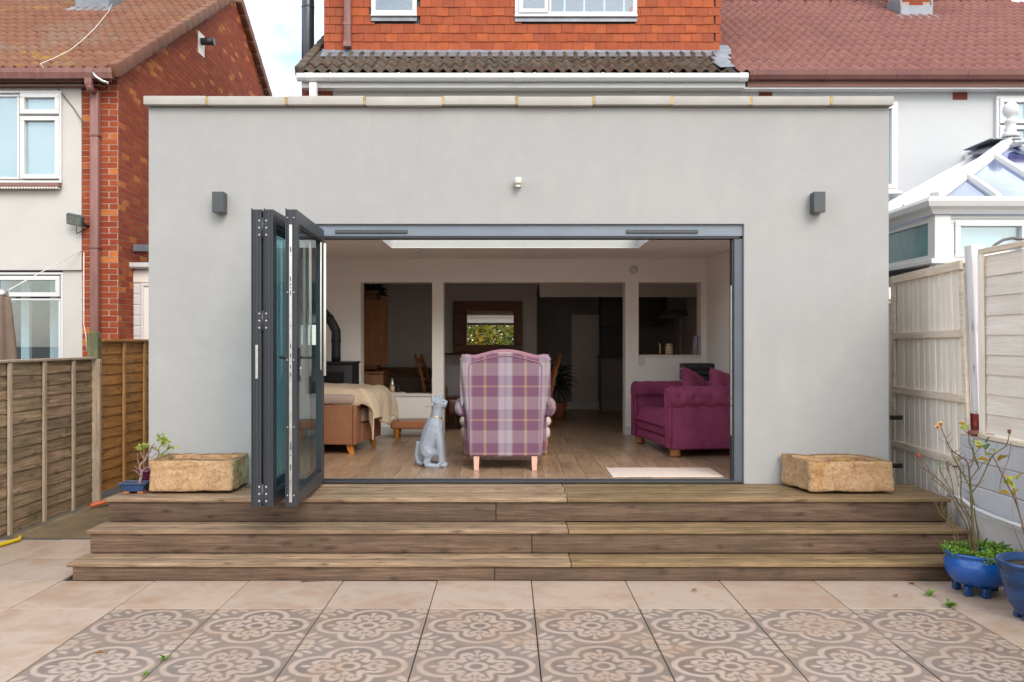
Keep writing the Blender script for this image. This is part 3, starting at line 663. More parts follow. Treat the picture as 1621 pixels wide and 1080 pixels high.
# ------------------------------------------------------------------ timber steps
deck = thing('deck_steps', 'weathered timber steps of three wide treads below the folding door', 'steps', (0, 6.2, 0))
DL, DRt = -3.08, 3.40
def boards(x0, x1, y0, y1, z0, z1, split, name, ml, mr, c=.004):
    MB().cbox(x0, split - .002, y0, y1, z0, z1, c, 2).build(name, MT[ml], deck)
    MB().cbox(split + .002, x1, y0 + random.uniform(-.002, .002), y1, z0 + .0005, z1 + random.uniform(-.003, .001), c, 2).build(name, MT[mr], deck)
s1 = PX(903, 6.3); s2 = PX(900, 6.5); s3 = PX(898, 6.8); sr1, sr2, sr3 = PX(783, 6.25), PX(842, 6.5), PX(785, 6.8)
for a, b in ((6.225, 6.372), (6.377, 6.517)): boards(DL - .01, DRt, a, b, .098, .128, s1, 'tread_board', 'deck_grey', 'deck_green', .006)
for a, b in ((6.500, 6.647), (6.652, 6.817)): boards(DL, DRt, a, b, .270, .300, s2, 'tread_board', 'deck_grey', 'deck_green', .006)
for i, a in enumerate((6.800, 6.944, 7.088, 7.232, 7.376)):
    boards(DL, DRt, a, min(a + .140, 7.507), .449, .480, s3 + (i % 2) * .01, 'deck_board', 'deck_grey', 'deck_green', .006)
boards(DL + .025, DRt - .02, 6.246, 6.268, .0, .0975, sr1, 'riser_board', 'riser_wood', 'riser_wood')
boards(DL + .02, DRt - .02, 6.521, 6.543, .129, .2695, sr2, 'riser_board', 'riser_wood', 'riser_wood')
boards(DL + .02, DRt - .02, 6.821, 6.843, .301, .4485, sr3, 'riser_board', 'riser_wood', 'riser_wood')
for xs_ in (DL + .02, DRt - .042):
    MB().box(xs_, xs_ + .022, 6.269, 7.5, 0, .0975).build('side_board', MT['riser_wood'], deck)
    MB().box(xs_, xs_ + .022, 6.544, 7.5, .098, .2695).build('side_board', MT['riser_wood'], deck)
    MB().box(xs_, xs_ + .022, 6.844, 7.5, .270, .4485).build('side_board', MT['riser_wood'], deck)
MB().box(DL + .05, DRt - .05, 6.27, 7.5, .0, .095).box(DL + .05, DRt - .05, 6.55, 7.5, .096, .268).box(DL + .05, DRt - .05, 6.85, 7.5, .269, .447).build('bearer', MT['soil'], deck)  # dark filler added inside the steps to block light

# ------------------------------------------------------------------ pantile and brick kits
TW, TL, GAUGE = .286, .36, .30
def pantile(mat, amp=.034, name='roof_tile'):
    n = 12; prof = []
    for i in range(n + 1):
        x = TW * i / n; w = .5 + .5 * math.cos(2 * math.pi * (x / (TW / 2) - .5)); prof.append((x, amp * w ** 1.25))
    m = MB(); vs = []; fs = []
    for y in (0, TL): vs += [(x, y, z) for x, z in prof]
    vs += [(x, 0, z - .016) for x, z in prof]
    k = n + 1
    for i in range(n):
        fs.append((i, i + 1, k + i + 1, k + i)); fs.append((2 * k + i, 2 * k + i + 1, i + 1, i))
    m.add(vs, fs, True); return m.mesh(name, mat, fix=False)
def lay_roof(parent, me, X0, X1, eY, eZ, slope, nc, vis=lambda px, py: True, jit=.003, maxn=300, X0f=None):
    cs, sn = math.cos(slope), math.sin(slope); tilt = .055; n = 0; rest = MB()
    for c in range(nc):
        d = c * GAUGE; y = eY + d * cs; z = eZ + d * sn + .035
        ncol = int(round((X1 - X0) / TW))
        for i in range(ncol):
            x = X0 + i * TW
            px, py = VX + F * (x + TW / 2) / y, VY - F * (z - CH) / y
            if not vis(px, py): continue
            if n >= maxn: continue
            piece('roof_tile', me, parent, (x, y + random.uniform(-jit, jit), z + random.uniform(-.001, .002)), (slope - tilt + random.uniform(-.006, .006), random.uniform(-.008, .008), random.uniform(-.008, .008)))
            n += 1
    return n
brick_s = MB().box(-.1075, .1075, -.05, 0, -.0325, .0325).mesh('brick', MT['brick'])     # outer face at y=-.05
brick_h = MB().box(-.05125, .05125, -.05, 0, -.0325, .0325).mesh('brick', MT['brick'])

# ------------------------------------------------------------------ white plastic window
def window(parent, x0, x1, z0, z1, Y, lights, fw=.055, mat='upvc', glassm='window_glass', back='net_curtain', sill=True, depth=.07):
    """lights: list of (u0,u1,v0,v1,opening) in fractions; builds frame, sashes with panes, backing behind."""
    W = MB(); w, h = x1 - x0, z1 - z0
    W.box(x0, x1, Y - .02, Y + depth, z0, z0 + fw).box(x0, x1, Y - .02, Y + depth, z1 - fw, z1).box(x0, x0 + fw, Y - .02, Y + depth, z0 + fw, z1 - fw).box(x1 - fw, x1, Y - .02, Y + depth, z0 + fw, z1 - fw)
    fo = W.build('window', MT[mat], parent, bevel=.006)
    for (u0, u1, v0, v1, op) in lights:
        a, b, c, d = x0 + u0 * w, x0 + u1 * w, z0 + v0 * h, z0 + v1 * h
        e = .055 if op else .028; yo = Y - .038 if op else Y - .012
        m = MB(); m.box(a, b, yo, Y + depth - .01, c, c + e).box(a, b, yo, Y + depth - .01, d - e, d).box(a, a + e, yo, Y + depth - .01, c + e, d - e).box(b - e, b, yo, Y + depth - .01, c + e, d - e)
        m.build('sash', MT[mat], fo, bevel=.006)
        MB().box(a + e - .005, b - e + .005, Y + .012, Y + .024, c + e - .005, d - e + .005).build('pane', MT[glassm], fo)
    if back: MB().box(x0 + .01, x1 - .01, Y + depth + .03, Y + depth + .04, z0, z1).build('curtain', MT[back], fo)
    if sill: MB().cbox(x0 - .03, x1 + .03, Y - .09, Y - .021, z0 - .045, z0 - .005, .006).build('sill', MT[mat], fo)
    return fo

# ------------------------------------------------------------------ the house behind the extension (dormer, mossy eaves)
HY = 11.42; EY = 11.15; SL = R(30)
EZ = PZ(116, EY)
house = thing('dormer_house', 'house with tile-hung dormer and mossy eaves behind the extension', 'house', (0, HY, 0))
HX0, HX1 = PX(475, HY), PX(1163, HY)
MB().box(HX0 + .42, HX1 + .2, HY, HY + .25, 2.76, PZ(138, HY) + .1).build('rear_wall', MT['white_render'], house)
MB().box(HX0 + .02, HX0 + .4, HY + .0, HY + .25, 2.76, PZ(140, HY) + .1).build('brick_pier_core', MT['mortar'], house)
for c in range(14):
    z = PZ(139, HY) - .06 - c * .075
    if c % 2:
        for xx in (.02 + .1075, .02 + .1075 + .2): piece('brick', brick_s, house, (HX0 + xx, HY + .04, z), scale=(.9, 1, 1))
    else:
        for xx in (.07, .2, .33): piece('brick', brick_h, house, (HX0 + xx + .02, HY + .04, z), scale=(1.15, 1, 1))
# eaves: fascia, soffit, gutter
Zg0, Zg1 = PZ(133, EY), PZ(117, EY)
ux0, ux1 = PX(470, EY), PX(1184, EY)
fz1 = PZ(117, EY + .08); fz0 = PZ(139, EY + .08)
MB().box(ux0 + .04, ux1 - .012, EY + .08, EY + .1, fz0, fz1).build('fascia', MT['upvc'], house, bevel=.004)
MB().box(ux0 + .04, ux1 - .012, EY + .1, HY + .02, fz0 + .004, fz0 + .02).build('soffit', MT['upvc'], house)
def gutter(parent, x0, x1, Y, z1, mat, brackets, w=.11, h=.085, joints=()):
    pr = [(Y + .07, z1), (Y + .068, z1 - .05), (Y + .045, z1 - h), (Y - .005, z1 - h), (Y - .035, z1 - .055), (Y - .042, z1), (Y - .036, z1), (Y - .03, z1 - .05), (Y - .002, z1 - h + .006), (Y + .042, z1 - h + .006), (Y + .062, z1 - .05), (Y + .064, z1)]
    gt = MB().prism(pr, 'x', x0, x1).build('gutter', MT[mat], parent)
    for p in brackets:
        x = PX(p, Y); MB().prism([(Y + .075, z1 + .004), (Y + .05, z1 - h - .006), (Y - .008, z1 - h - .006), (Y - .04, z1 - .058), (Y - .048, z1 + .006), (Y - .030, z1 + .006), (Y - .03, z1 - .02), (Y + .05, z1 - .02)], 'x', x - .012, x + .012).build('gutter_bracket', MT[mat], gt)
    for p in joints:
        x = PX(p, Y); MB().prism([(Y + .075, z1 + .004), (Y + .05, z1 - h - .005), (Y - .008, z1 - h - .005), (Y - .039, z1 - .058), (Y - .046, z1 + .004), (Y + .02, z1 - .02)], 'x', x - .05, x + .05).build('gutter_union', MT[mat], gt)
    return gt
gutter(house, ux0, ux1, EY, Zg1, 'upvc', (524, 632, 739, 846, 954, 1062), joints=(490, 820, 1176))
dx = PX(496, EY)
MB().box(dx - .045, dx + .045, EY - .03, EY + .05, Zg0 - .16, Zg0 + .012).tube([(dx, EY, Zg0 - .12), (dx + .02, EY + .12, Zg0 - .3), (dx + .02, EY + .2, Zg0 - .5)], .045, 10).build('downpipe', MT['upvc'], house)
# mossy roof strip
me_m = pantile(MT['roof_tile_mossy'], .05)
rx0, rx1 = PX(476, EY), PX(1176, EY)
dyE = 12.06
MB().prism([(EY + .02, EZ - .05), (dyE, EZ - .05 + math.tan(SL) * (dyE - EY - .02)), (dyE, EZ - .02 + math.tan(SL) * (dyE - EY - .02)), (EY + .02, EZ - .02)], 'x', rx0, rx1 - .02).build('roof_slab', MT['felt'], house)
# the rest of the old roof, left of the dormer
MB().prism([(dyE, EZ - .05 + math.tan(SL) * (dyE - EY - .02)), (15.7, EZ - .05 + math.tan(SL) * (15.7 - EY - .02)), (15.7, EZ + .0 + math.tan(SL) * (15.7 - EY - .02)), (dyE, EZ + .0 + math.tan(SL) * (dyE - EY - .02))], 'x', rx0, rx1).build('roof_slab', MT['roof_tile_mossy'], house)
lay_roof(house, me_m, rx0, rx1, EY - .03, EZ - .03, SL, 4, jit=.012)
vt = MB().cbox(-.05, .06, 0, .34, -.07, .055, .015, 2).mesh('verge_tile', MT['roof_tile_mossy'])
for c in range(9):
    d = c * GAUGE; piece('verge_tile', vt, house, (rx0 - .02, EY - .03 + d * math.cos(SL), EZ + d * math.sin(SL) + .02), (SL - .03, 0, random.uniform(-.02, .02)))
# lead valley between the two roofs
vl = MB().cbox(-.10, .10, 0, .30, 0, .02, .006).mesh('lead_soaker', MT['lead'])
for c in range(5):
    d = c * .24; piece('lead_soaker', vl, house, (PX(1150, EY + d) - .02 * c + random.uniform(-.02, .02), EY + .02 + d * math.cos(SL), EZ + d * math.sin(SL) + .075), (SL, random.uniform(-.1, .1), random.uniform(-.2, .2)))
# dormer
DY = 12.0; dx0, dx1 = PX(513, DY), PX(1141, DY); dz0 = PZ(80, DY); dz1 = 7.75
MB().box(dx0 + .03, dx1 - .03, DY + .02, 15.6, dz0 - .1, dz1).build('dormer_wall', MT['felt'], house)
MB().box(dx0 - .05, dx1 + .05, DY - .2, 15.7, dz1, dz1 + .2).build('dormer_roof', MT['felt'], house)
MB().prism([(DY + .019, dz0 + .02), (DY - .005, dz0 + .02), (DY - .03, dz0 - .03), (DY - .17, dz0 - .13), (DY - .165, dz0 - .14), (DY + .019, dz0 - .05)], 'x', dx0 - .02, dx1 - .02).build('lead_flashing', MT['lead'], house)
w1 = (PX(588, DY), PX(660, DY), PZ(25, DY)); w2 = (PX(815, DY), PX(1008, DY), PZ(26, DY))
ht = MB().cbox(-.0755, .0755, -.014, 0, -.055, .075, .0025).mesh('hung_tile', MT['hung_tile'])
hh = MB().cbox(-.0370, .0370, -.014, 0, -.055, .075, .0025).mesh('hung_tile', MT['hung_tile'])
n = 0; cw = .1525; gh = .1165
for r in range(9):
    z = dz0 + .05 + r * gh
    x = dx0 + (cw / 2 if r % 2 == 0 else 0)
    row = [x + cw * i for i in range(36)]
    for xi in row:
        if xi < dx0 - .01 or xi > dx1 + .01: continue
        if any(a + .03 < xi < b - .03 and z > zz - .10 for a, b, zz in (w1, w2)): continue
        me = ht
        hw = .0755
        if xi - hw < dx0 - .02: xi = dx0 + .037; me = hh
        if xi + hw > dx1 + .02: xi = dx1 - .037; me = hh
        piece('hung_tile', me, house, (xi, DY + .004 + random.uniform(-.003, .002), z + random.uniform(-.003, .003)), (R(-5) + random.uniform(-.015, .015), random.uniform(-.012, .012), 0)); n += 1
window(house, w1[0], w1[1], w1[2], w1[2] + 1.0, DY - .02, [(.02, .98, .02, .98, False)], .06, glassm='window_glass', back='frosted_blue', sill=False)
fo = window(house, w2[0], w2[1], w2[2], w2[2] + 1.0, DY - .02, [(.03, .275, .03, .97, True), (.28, .98, .02, .98, False)], .05, back='frosted_blue', sill=False)
ww = w2[1] - w2[0]
for px_ in (827, 894, 925, 957, 988):
    x = PX(px_, DY); MB().box(x - .012, x + .012, DY + .018, DY + .03, w2[2] + .05, w2[2] + .95).build('blind_tape', MT['blind_slat'], fo)
slm = MB().box(-ww / 2 + .06, ww / 2 - .06, -.022, .022, -.0015, .0015).mesh('blind_slat', MT['blind_slat'])
for i in range(30):
    o = link(bpy.data.objects.new('blind_slat', slm)); o.parent = fo; o.location = Vector(((w2[0] + w2[1]) / 2, DY + .055, w2[2] + .07 + i * .029)) - ORG[fo.name]; o.rotation_euler = (R(-48), 0, 0)
for a, b, zz in (w1, w2):
    MB().cbox(a - .005, b + .005, DY - .06, DY - .015, zz - .022, zz - .002, .004).build('window_sill', MT['upvc'], house)
    MB().prism([(DY - .028, zz - .024), (DY - .036, zz - .082), (DY - .03, zz - .086), (DY, zz - .03)], 'x', a, b).build('lead_apron', MT['lead'], house)
pxp = PX(550.5, DY - .06)
MB().cbox(pxp - .045, pxp + .045, DY - .11, DY - .03, PZ(76, DY), dz1, .008, 2).cbox(pxp - .052, pxp + .052, DY - .115, DY - .025, PZ(44, DY), PZ(39, DY), .006).cbox(pxp - .052, pxp + .052, DY - .118, DY - .022, PZ(78, DY), PZ(69, DY), .006).build('downpipe', MT['mauve_pipe'], house)
# steel flue
fx, fy = PX(487.5, 12.6), 12.6
flu = MB().tube([(fx, fy, 3.5), (fx, fy, 9.2)], .088, 20).tube([(fx, fy, PZ(12, fy) - .012), (fx, fy, PZ(12, fy) + .012)], .0915, 20)
solo(flu, 'flue_pipe', MT['flue_steel'], 'tall dark grey steel flue rising beside the tile-hung dormer', 'flue', org=(fx, fy, 3.5))

# ------------------------------------------------------------------ attached white house on the right
nb = thing('white_house', 'white rendered house with rose tiled roof behind the conservatory', 'house', (6, HY, 0))
NX0, NX1 = HX1 + .201, 8.9
MB().box(NX0, NX1, HY, HY + .25, 0, PZ(140, HY) + .12).box(NX1 - .25, NX1, HY + .251, 20, 0, 5).build('rear_wall', MT['white_render_cool'], nb)
nx0 = PX(1186, EY)
MB().box(nx0 + .0, NX1, EY + .082, EY + .1, PZ(137, EY + .08), PZ(116, EY + .08)).build('fascia', MT['brown_fascia'], nb)
MB().box(nx0 - .05, NX1, EY + .104, HY, PZ(140.5, EY + .1), PZ(137.5, EY + .1)).build('soffit', MT['upvc'], nb)
gutter(nb, nx0 - .0, NX1 + .05, EY, PZ(112.5, EY), 'brown_gutter', (1192, 1308, 1421, 1533), h=.1)
me_r = pantile(MT['roof_tile_rose'], .046)
rdy = 15.72; q0 = PX(1142, DY) - .16
MB().prism([(EY + .02, EZ - .05), (rdy, EZ - .05 + math.tan(SL) * (rdy - EY - .02)), (rdy, EZ - .015 + math.tan(SL) * (rdy - EY - .02)), (EY + .02, EZ - .015)], 'x', rx1 - .015, NX1 + .05).build('roof_slab', MT['roof_tile_rose'], nb)
MB().prism([(20.3, EZ - .05), (rdy + .01, EZ - .05 + math.tan(SL) * (rdy - EY - .02)), (rdy + .01, EZ - .02 + math.tan(SL) * (rdy - EY - .02)), (20.3, EZ)], 'x', rx0, NX1 + .05).build('roof_slab', MT['roof_tile_rose'], nb)
k = lay_roof(nb, me_r, rx1 - TW * .12, rx1 - TW * .12 + 22 * TW, EY - .03, EZ - .03, SL, 18, vis=lambda px, py: px < 1650 and py > -14, maxn=300)
print('rose tiles', k)
rt = MB().lathe([(.13, 0), (.13, .44)], n=12).mesh('ridge_tile', MT['roof_tile_rose'])
for i in range(13): piece('ridge_tile', rt, nb, (2.95 + i * .455, rdy, EZ + math.tan(SL) * (rdy - EY) - .01), (0, R(90), 0))
def chimney(parent, cx, cy, zb, w, d, h, apron):
    ch = MB().box(cx - w / 2, cx + w / 2, cy - d / 2, cy + d / 2, zb - .6, zb + h).build('chimney', MT['mortar'], parent)
    for r in range(int(h / .075)):
        z = zb + .12 + r * .075; off = (r % 2) * .11
        for k in range(-3, 4):
            x = cx + k * .225 + off
            if abs(x - cx) < w / 2 - .05:
                o = link(bpy.data.objects.new('brick', brick_s)); o.parent = ch; o.location = Vector((x, cy - d / 2 + .042, z)) - ORG[ch.name]
    la = MB().box(cx - w / 2 - .02, cx + w / 2 + .02, cy - d / 2 - .03, cy - d / 2 - .004, zb - .12, zb + .09)
    la.prism([(cy - d / 2 - .2, zb - .17), (cy - d / 2 - .03, zb - .06), (cy - d / 2 - .03, zb - .1), (cy - d / 2 - .2, zb - .2)], 'x', cx - w / 2 - .12, cx + w / 2 + .12)
    la.box(cx + w / 2 + .004, cx + w / 2 + .03, cy - d / 2 - .02, cy + d / 2, zb - .1, zb + .32).box(cx - w / 2 - .03, cx - w / 2 - .004, cy - d / 2 - .02, cy + d / 2, zb - .1, zb + .32)
    la.build('lead_flashing', MT['lead'], ch)
cyR = 14.75; czR = EZ + math.tan(SL) * (cyR - .24 - EY) + .06
chimney(nb, PX(1450, 14.5), cyR, czR + .02, .47, .5, 1.2, 1)
for a, b, c, d in ((1201, 1222, 144, 152), (1508, 1531, 146, 158)):
    ab = MB().box(PX(a, HY), PX(b, HY), HY - .008, HY + .02, PZ(d, HY), PZ(c, HY)).build('air_brick', MT['brick'], nb)
    hl = MB()
    for i in range(7):
        for j in range(4):
            x = PX(a, HY) + .02 + i * .0235; z = PZ(d, HY) + .012 + j * .022; hl.box(x, x + .012, HY - .0095, HY - .0085, z, z + .012)
    hl.build('vent_hole', MT['matt_black'], ab)
window(nb, PX(1300, HY), PX(1419, HY), PZ(304, HY), PZ(163, HY), HY - .03, [(.03, .6, .03, .97, False), (.62, .97, .03, .97, True)], .07, mat='upvc_cream')
wf = window(nb, PX(1574, HY), PX(1690, HY), PZ(300, HY), PZ(153, HY), HY - .03, [(.04, .48, .03, .68, True), (.04, .48, .70, .97, True), (.5, .97, .03, .97, False)], .05, mat='upvc', back='blind_slat')
# ================================================================== LEFT NEIGHBOUR
LY = 11.3; LX = PX(187, LY); LRX = -9.6; LEZ = PZ(112, LY - .25); LEY = LY - .25; LRY = LY + 4.8
left = thing('brick_house', 'red brick gable house with cream rendered front and orange-brown roof', 'house', (LX, LY, 0))
BXw = PX(130, LY)
zs = PZ(428, LY)                      # step in the render above the ground-floor window
MB().box(LRX, BXw, LY - .02, LY + .2, zs, LEZ + .02).build('render_wall', MT['white_render'], left, bevel=.004)
MB().box(PX(98, LY), BXw - .004, LY + .02, LY + .2, 0, zs - .003).build('render_pier', MT['white_render'], left)
MB().box(LRX, PX(-200, LY) - .002, LY + .02, LY + .2, 0, zs - .003).box(PX(-200, LY), PX(98, LY) - .002, LY + .02, LY + .2, 0, PZ(600, LY) - .002).build('render_wall', MT['white_render'], left)
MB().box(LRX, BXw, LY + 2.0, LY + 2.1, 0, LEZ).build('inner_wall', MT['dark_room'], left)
gz = lambda y: LEZ + math.tan(R(30.5)) * (min(y, 2 * LRY - y) - LEY)        # gable line
MB().prism([(LY - .001, 0), (LRY * 2 - LY, 0), (LRY * 2 - LY, gz(LY) - .05), (LRY, gz(LRY) - .08), (LY - .001, gz(LY) - .05)], 'x', BXw + .006, LX - .001).build('gable_wall', MT['mortar'], left)
cand = []
rows = int((PZ(112, LY) - 1.0) / .075)
for r in range(rows):
    z = 1.0 + r * .075
    if r % 2: cand += [((BXw + .1125 + .228 * i, LY + .045, z), 0, brick_s) for i in range(2)]
    else: cand += [((BXw + .055, LY + .045, z), 0, brick_h), ((BXw + .2275, LY + .045, z), 0, brick_s), ((LX - .055, LY + .045, z), 0, brick_h)]
front_n = len(cand)
side = []
r = 0; z = 1.0
while z < gz(LRY) - .1:
    y = LY + (.06 if r % 2 else .1125)
    if r % 2 and z < gz(LY) - .1: side.append(((LX - .046, LY + .052, z), brick_h, 1))
    y = LY + (.1125 if r % 2 == 0 else .2175)
    while y < LRY * 2 - LY - .1:
        if z < gz(y) - .12:
            px, py = VX + F * LX / y, VY - F * (z - CH) / y
            if (px < 242 or py < 160) and py < 545 and py > -20: side.append(((LX - .046, y, z), brick_s, 1))
        y += .225
    z += .075; r += 1
for p, _, me in cand: piece('brick', me, left, p)
side.sort(key=lambda s: s[0][1])
room = 298 - front_n
rest = MB()
for i, (p, me, _) in enumerate(side):
    if i < room: piece('brick', me, left, p, (0, 0, R(90)))
    else:
        hw = .1075 if me is brick_s else .051
        rest.box(LX - .046, LX + .004 + random.uniform(-.001, .001), p[1] - hw, p[1] + hw, p[2] - .0325, p[2] + .0325)
rest.build('brick', MT['brick'], left, kind='stuff')
print('left bricks', front_n, len(side))
# roof
sl5 = R(30.5); tn = math.tan(sl5)
def slab(y0, y1, z0, z1, th, mat): MB().prism([(y0, z0 - th), (y1, z1 - th), (y1, z1), (y0, z0)], 'x', LRX, LX - .0).build('roof_slab', MT[mat], left)
slab(LEY + .03, LRY, LEZ - .01, LEZ - .01 + tn * (LRY - LEY - .03), .05, 'roof_tile_orange')
slab(2 * LRY - LEY, LRY + .002, LEZ - .01, LEZ - .01 + tn * (LRY - LEY - .03), .05, 'roof_tile_orange')
me_o = pantile(MT['roof_tile_orange'], .046)
vx1 = LX + .06
k = lay_roof(left, me_o, vx1 - TW * 18, vx1, LEY - .03, LEZ - .02, sl5, 18, vis=lambda px, py: px > -30 and py > -14, maxn=300)
print('orange tiles', k)
vg = MB().cbox(-.085, .035, 0, .335, -.115, .062, .02, 2).mesh('verge_tile', MT['roof_tile_orange'])
for c in range(19):
    d = c * GAUGE
    piece('verge_tile', vg, left, (vx1 + .015, LEY - .04 + d * math.cos(sl5), LEZ + .015 + d * math.sin(sl5)), (sl5 - .05, 0, random.uniform(-.012, .012)))
    if c > 1: piece('verge_tile', vg, left, (vx1 - .035, 2 * LRY - LEY - d * math.cos(sl5), LEZ + .015 + d * math.sin(sl5)), (sl5 - .05, 0, math.pi))
# the green comb filler seen under the eaves tiles
cf = MB().box(LRX, vx1 - .02, LEY + .01, LEY + .02, LEZ - .03, LEZ + .035).build('eaves_comb', MT['leaf_dark'], left)
lgz = PZ(109, LEY)
gutter(left, LRX, PX(179, LEY), LEY - .01, lgz, 'mauve_pipe', (56,), h=.12, joints=(144,))
MB().box(LRX, PX(176, LEY + .1), LEY + .09, LEY + .11, PZ(130, LEY + .1), lgz).box(LRX, BXw + .3, LEY + .111, LY - .021, PZ(137, LY - .1), PZ(137, LY - .1) + .015).build('fascia', MT['brown_fascia'], left)
dpx = PX(150.5, LY - .07)
MB().cbox(dpx - .045, dpx + .045, LEY - .02, LEY + .05, PZ(134, LEY), lgz - .06, .008, 2).build('downpipe_outlet', MT['mauve_pipe'], left)
MB().tube([(dpx, LEY + .02, PZ(132, LEY)), (dpx, LEY + .05, PZ(140, LEY)), (dpx, LY - .06, PZ(147, LY))], .048, 10).build('swan_neck', MT['brown_gutter'], left)
dp = MB().cbox(dpx - .052, dpx + .052, LY - .11, LY - .02, .9, PZ(146, LY), .010, 2)
dp.build('downpipe', MT['mauve_pipe'], left)
for py in (217, 393):
    MB().cbox(dpx - .062, dpx + .062, LY - .118, LY - .012, PZ(py + 2, LY), PZ(py - 1, LY), .004).build('pipe_clip', MT['brown_gutter'], left)
MB().tube([(PX(151, LEY), LEY - .06, PZ(117, LEY)), (PX(155, LEY), LEY - .05, PZ(124, LEY)), (PX(165, LEY), LEY - .03, PZ(130, LEY)), (PX(172, LEY), LEY - .02, PZ(132, LEY))], .018, 8).build('aerial_bracket', MT['steel'], left)
chimney(left, PX(147, 14.5), 14.75, 7.20, .5, .5, 1.0, 1)
# upper window
w = window(left, PX(-150, LY), PX(101, LY), PZ(291, LY), PZ(146, LY), LY - .05, [(.02, .735, .04, .96, False), (.745, .99, .04, .72, True), (.745, .99, .745, .97, True)], .03, back='net_curtain', sill=False)
MB().cbox(PX(-150, LY), PX(101, LY), LY - .14, LY - .051, PZ(298, LY), PZ(293, LY), .004).build('window_sill', MT['brown_fascia'], left)
sc = MB()
for i in range(44):
    x = PX(101, LY) - .02 - i * .036; sc.box(x - .024, x, LY - .13, LY - .052, PZ(301, LY), PZ(298.3, LY))
sc.build('sill_trim', MT['upvc_cream'], left)
# lower window with its dim room
w = window(left, PX(-200, LY), PX(99, LY), PZ(600, LY), PZ(431, LY), LY + .03, [(.02, .985, .77, .965, True), (.02, .985, .02, .755, False)], .03, back=None, sill=False)
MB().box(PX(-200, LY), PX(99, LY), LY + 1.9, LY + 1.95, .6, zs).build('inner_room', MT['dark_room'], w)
for a, b in ((-2, 10), (30, 43), (76, 89)):
    MB().box(PX(a, LY + .5), PX(b, LY + .5), LY + .55, LY + .62, .6, PZ(440, LY + .5)).build('inner_post', MT['upvc'], w)
MB().box(PX(-20, LY + .5), PX(22, LY + .5), LY + .54, LY + .549, PZ(478, LY + .5), PZ(470, LY + .5)).build('inner_post', MT['upvc'], w)
# cables on the wall
cb = MB()
cb.tube([(PX(91, LY), LY - .05, PZ(128, LY)), (PX(95, LY), LY - .05, PZ(142, LY)), (PX(118, LY), LY - .03, PZ(172, LY)), (PX(143, LY), LY - .08, PZ(206, LY))], .006, 5)
solo(cb, 'wall_cable', MT['cable_dark'], 'thin cable slanting from the brown eaves to the downpipe', 'cable')
cb = MB()
P = [(180, 0, 15.6), (172, 18, 14.8), (150, 45, 13.6), (128, 66, 12.75), (110, 80, 12.2), (86, 92, 11.75), (64, 101, 11.35), (69, 108, 11.0)]
pts = []
for px, py, Y in P:
    if py < 105: Y = (LEZ - tn * LEY + .10 - CH) / (-(py - VY) / F - tn)
    pts.append((PX(px, Y), Y, PZ(py, Y)))
cb.tube(pts, .0045, 5)
solo(cb, 'roof_cable', MT['cable_white'], 'pale loose cable lying across the orange-brown tiled roof', 'cable')
cb = MB().tube([(PX(130, LY), LY - .03, PZ(398, LY)), (PX(80, LY - .4), LY - .4, PZ(423, LY - .4)), (PX(14, 10.2), 10.2, PZ(459, 10.2))], .006, 5)
solo(cb, 'washing_line', MT['cable_white'], 'white line running from the brick corner to the folded parasol', 'cable')
cb = MB().tube([(PX(134, LY), LY - .02, PZ(400, LY)), (PX(134, LY), LY - .02, PZ(515, LY)), (PX(137, LY), LY - .02, PZ(530, LY)), (PX(139, LY), LY - .02, PZ(556, LY))], .007, 5)
solo(cb, 'brick_cable', MT['cable_white'], 'pale cable hanging down the brick left of the downpipe', 'cable')
pn = MB().tube([(LX, 14.35, PZ(66, 14.35)), (LX + .22, 14.35, PZ(66, 14.35))], .06, 12).build('boiler_vent', MT['matt_black'], left)
MB().box(LX + .0045, LX + .009, 14.2, 14.5, PZ(66, 14.3) - .2, PZ(66, 14.3) + .15).build('mortar_patch', MT['cable_white'], left)
# floodlight
fd = thing('floodlight', 'grey floodlight on the brick corner beside the downpipe', 'floodlight', (PX(130, LY), LY - .05, PZ(350, LY)))
fxc, fyc, fzc = PX(129, LY), LY - .16, PZ(351, LY)
m = MB(); m.cbox(-.105, .105, -.03, .03, -.07, .07, .012, 2)
mt = Matrix.Translation((fxc, fyc, fzc)) @ Matrix.Rotation(R(12), 4, 'Y') @ Matrix.Rotation(R(28), 4, 'X')
m.v = [tuple(mt @ Vector(v)) for v in m.v]; m.build('housing', MT['lamp_grey'], fd)
m = MB().box(-.09, .09, -.034, -.031, -.055, .055); m.v = [tuple(mt @ Vector(v)) for v in m.v]; m.build('glass', MT['lens_glass'], fd)
MB().tube([(fxc + .03, fyc, fzc), (fxc + .08, LY - .06, fzc - .06), (fxc + .09, LY, fzc - .06)], .018, 6).tube([(fxc + .0, fyc + .03, fzc - .08), (fxc - .01, fyc + .05, fzc - .17), (fxc + .05, LY - .02, fzc - .1)], .006, 5).build('bracket', MT['matt_black'], fd)
# lean-to between the houses
ln = thing('lean_to', 'white boarded lean-to with small gutter against the brick gable', 'lean-to', (-4.5, 11.75, 0))
ly = 11.75
def X_(p): return PX(p, ly)
def Z_(p): return PZ(p, ly)
MB().box(LX + .012, -2.9, ly + .03, ly + 3, 0, Z_(424)).build('wall', MT['upvc'], ln)
z = 1.2; i = 0
while z < Z_(447):
    MB().prism([(ly + .029, z), (ly + .008, z), (ly + .008, z + .115), (ly + .02, z + .138), (ly + .029, z + .138)], 'x', X_(194), X_(222)).build('shiplap_board', MT['upvc'], ln); z += .14
MB().box(X_(223), X_(228), ly - .01, ly + .029, .3, Z_(448)).box(X_(228), X_(262), ly - .01, ly + .029, Z_(453), Z_(448)).build('door_frame', MT['upvc'], ln, bevel=.004)
MB().box(X_(228), X_(262), ly + .01, ly + .028, .3, Z_(453.5)).build('door', MT['upvc_cream'], ln)
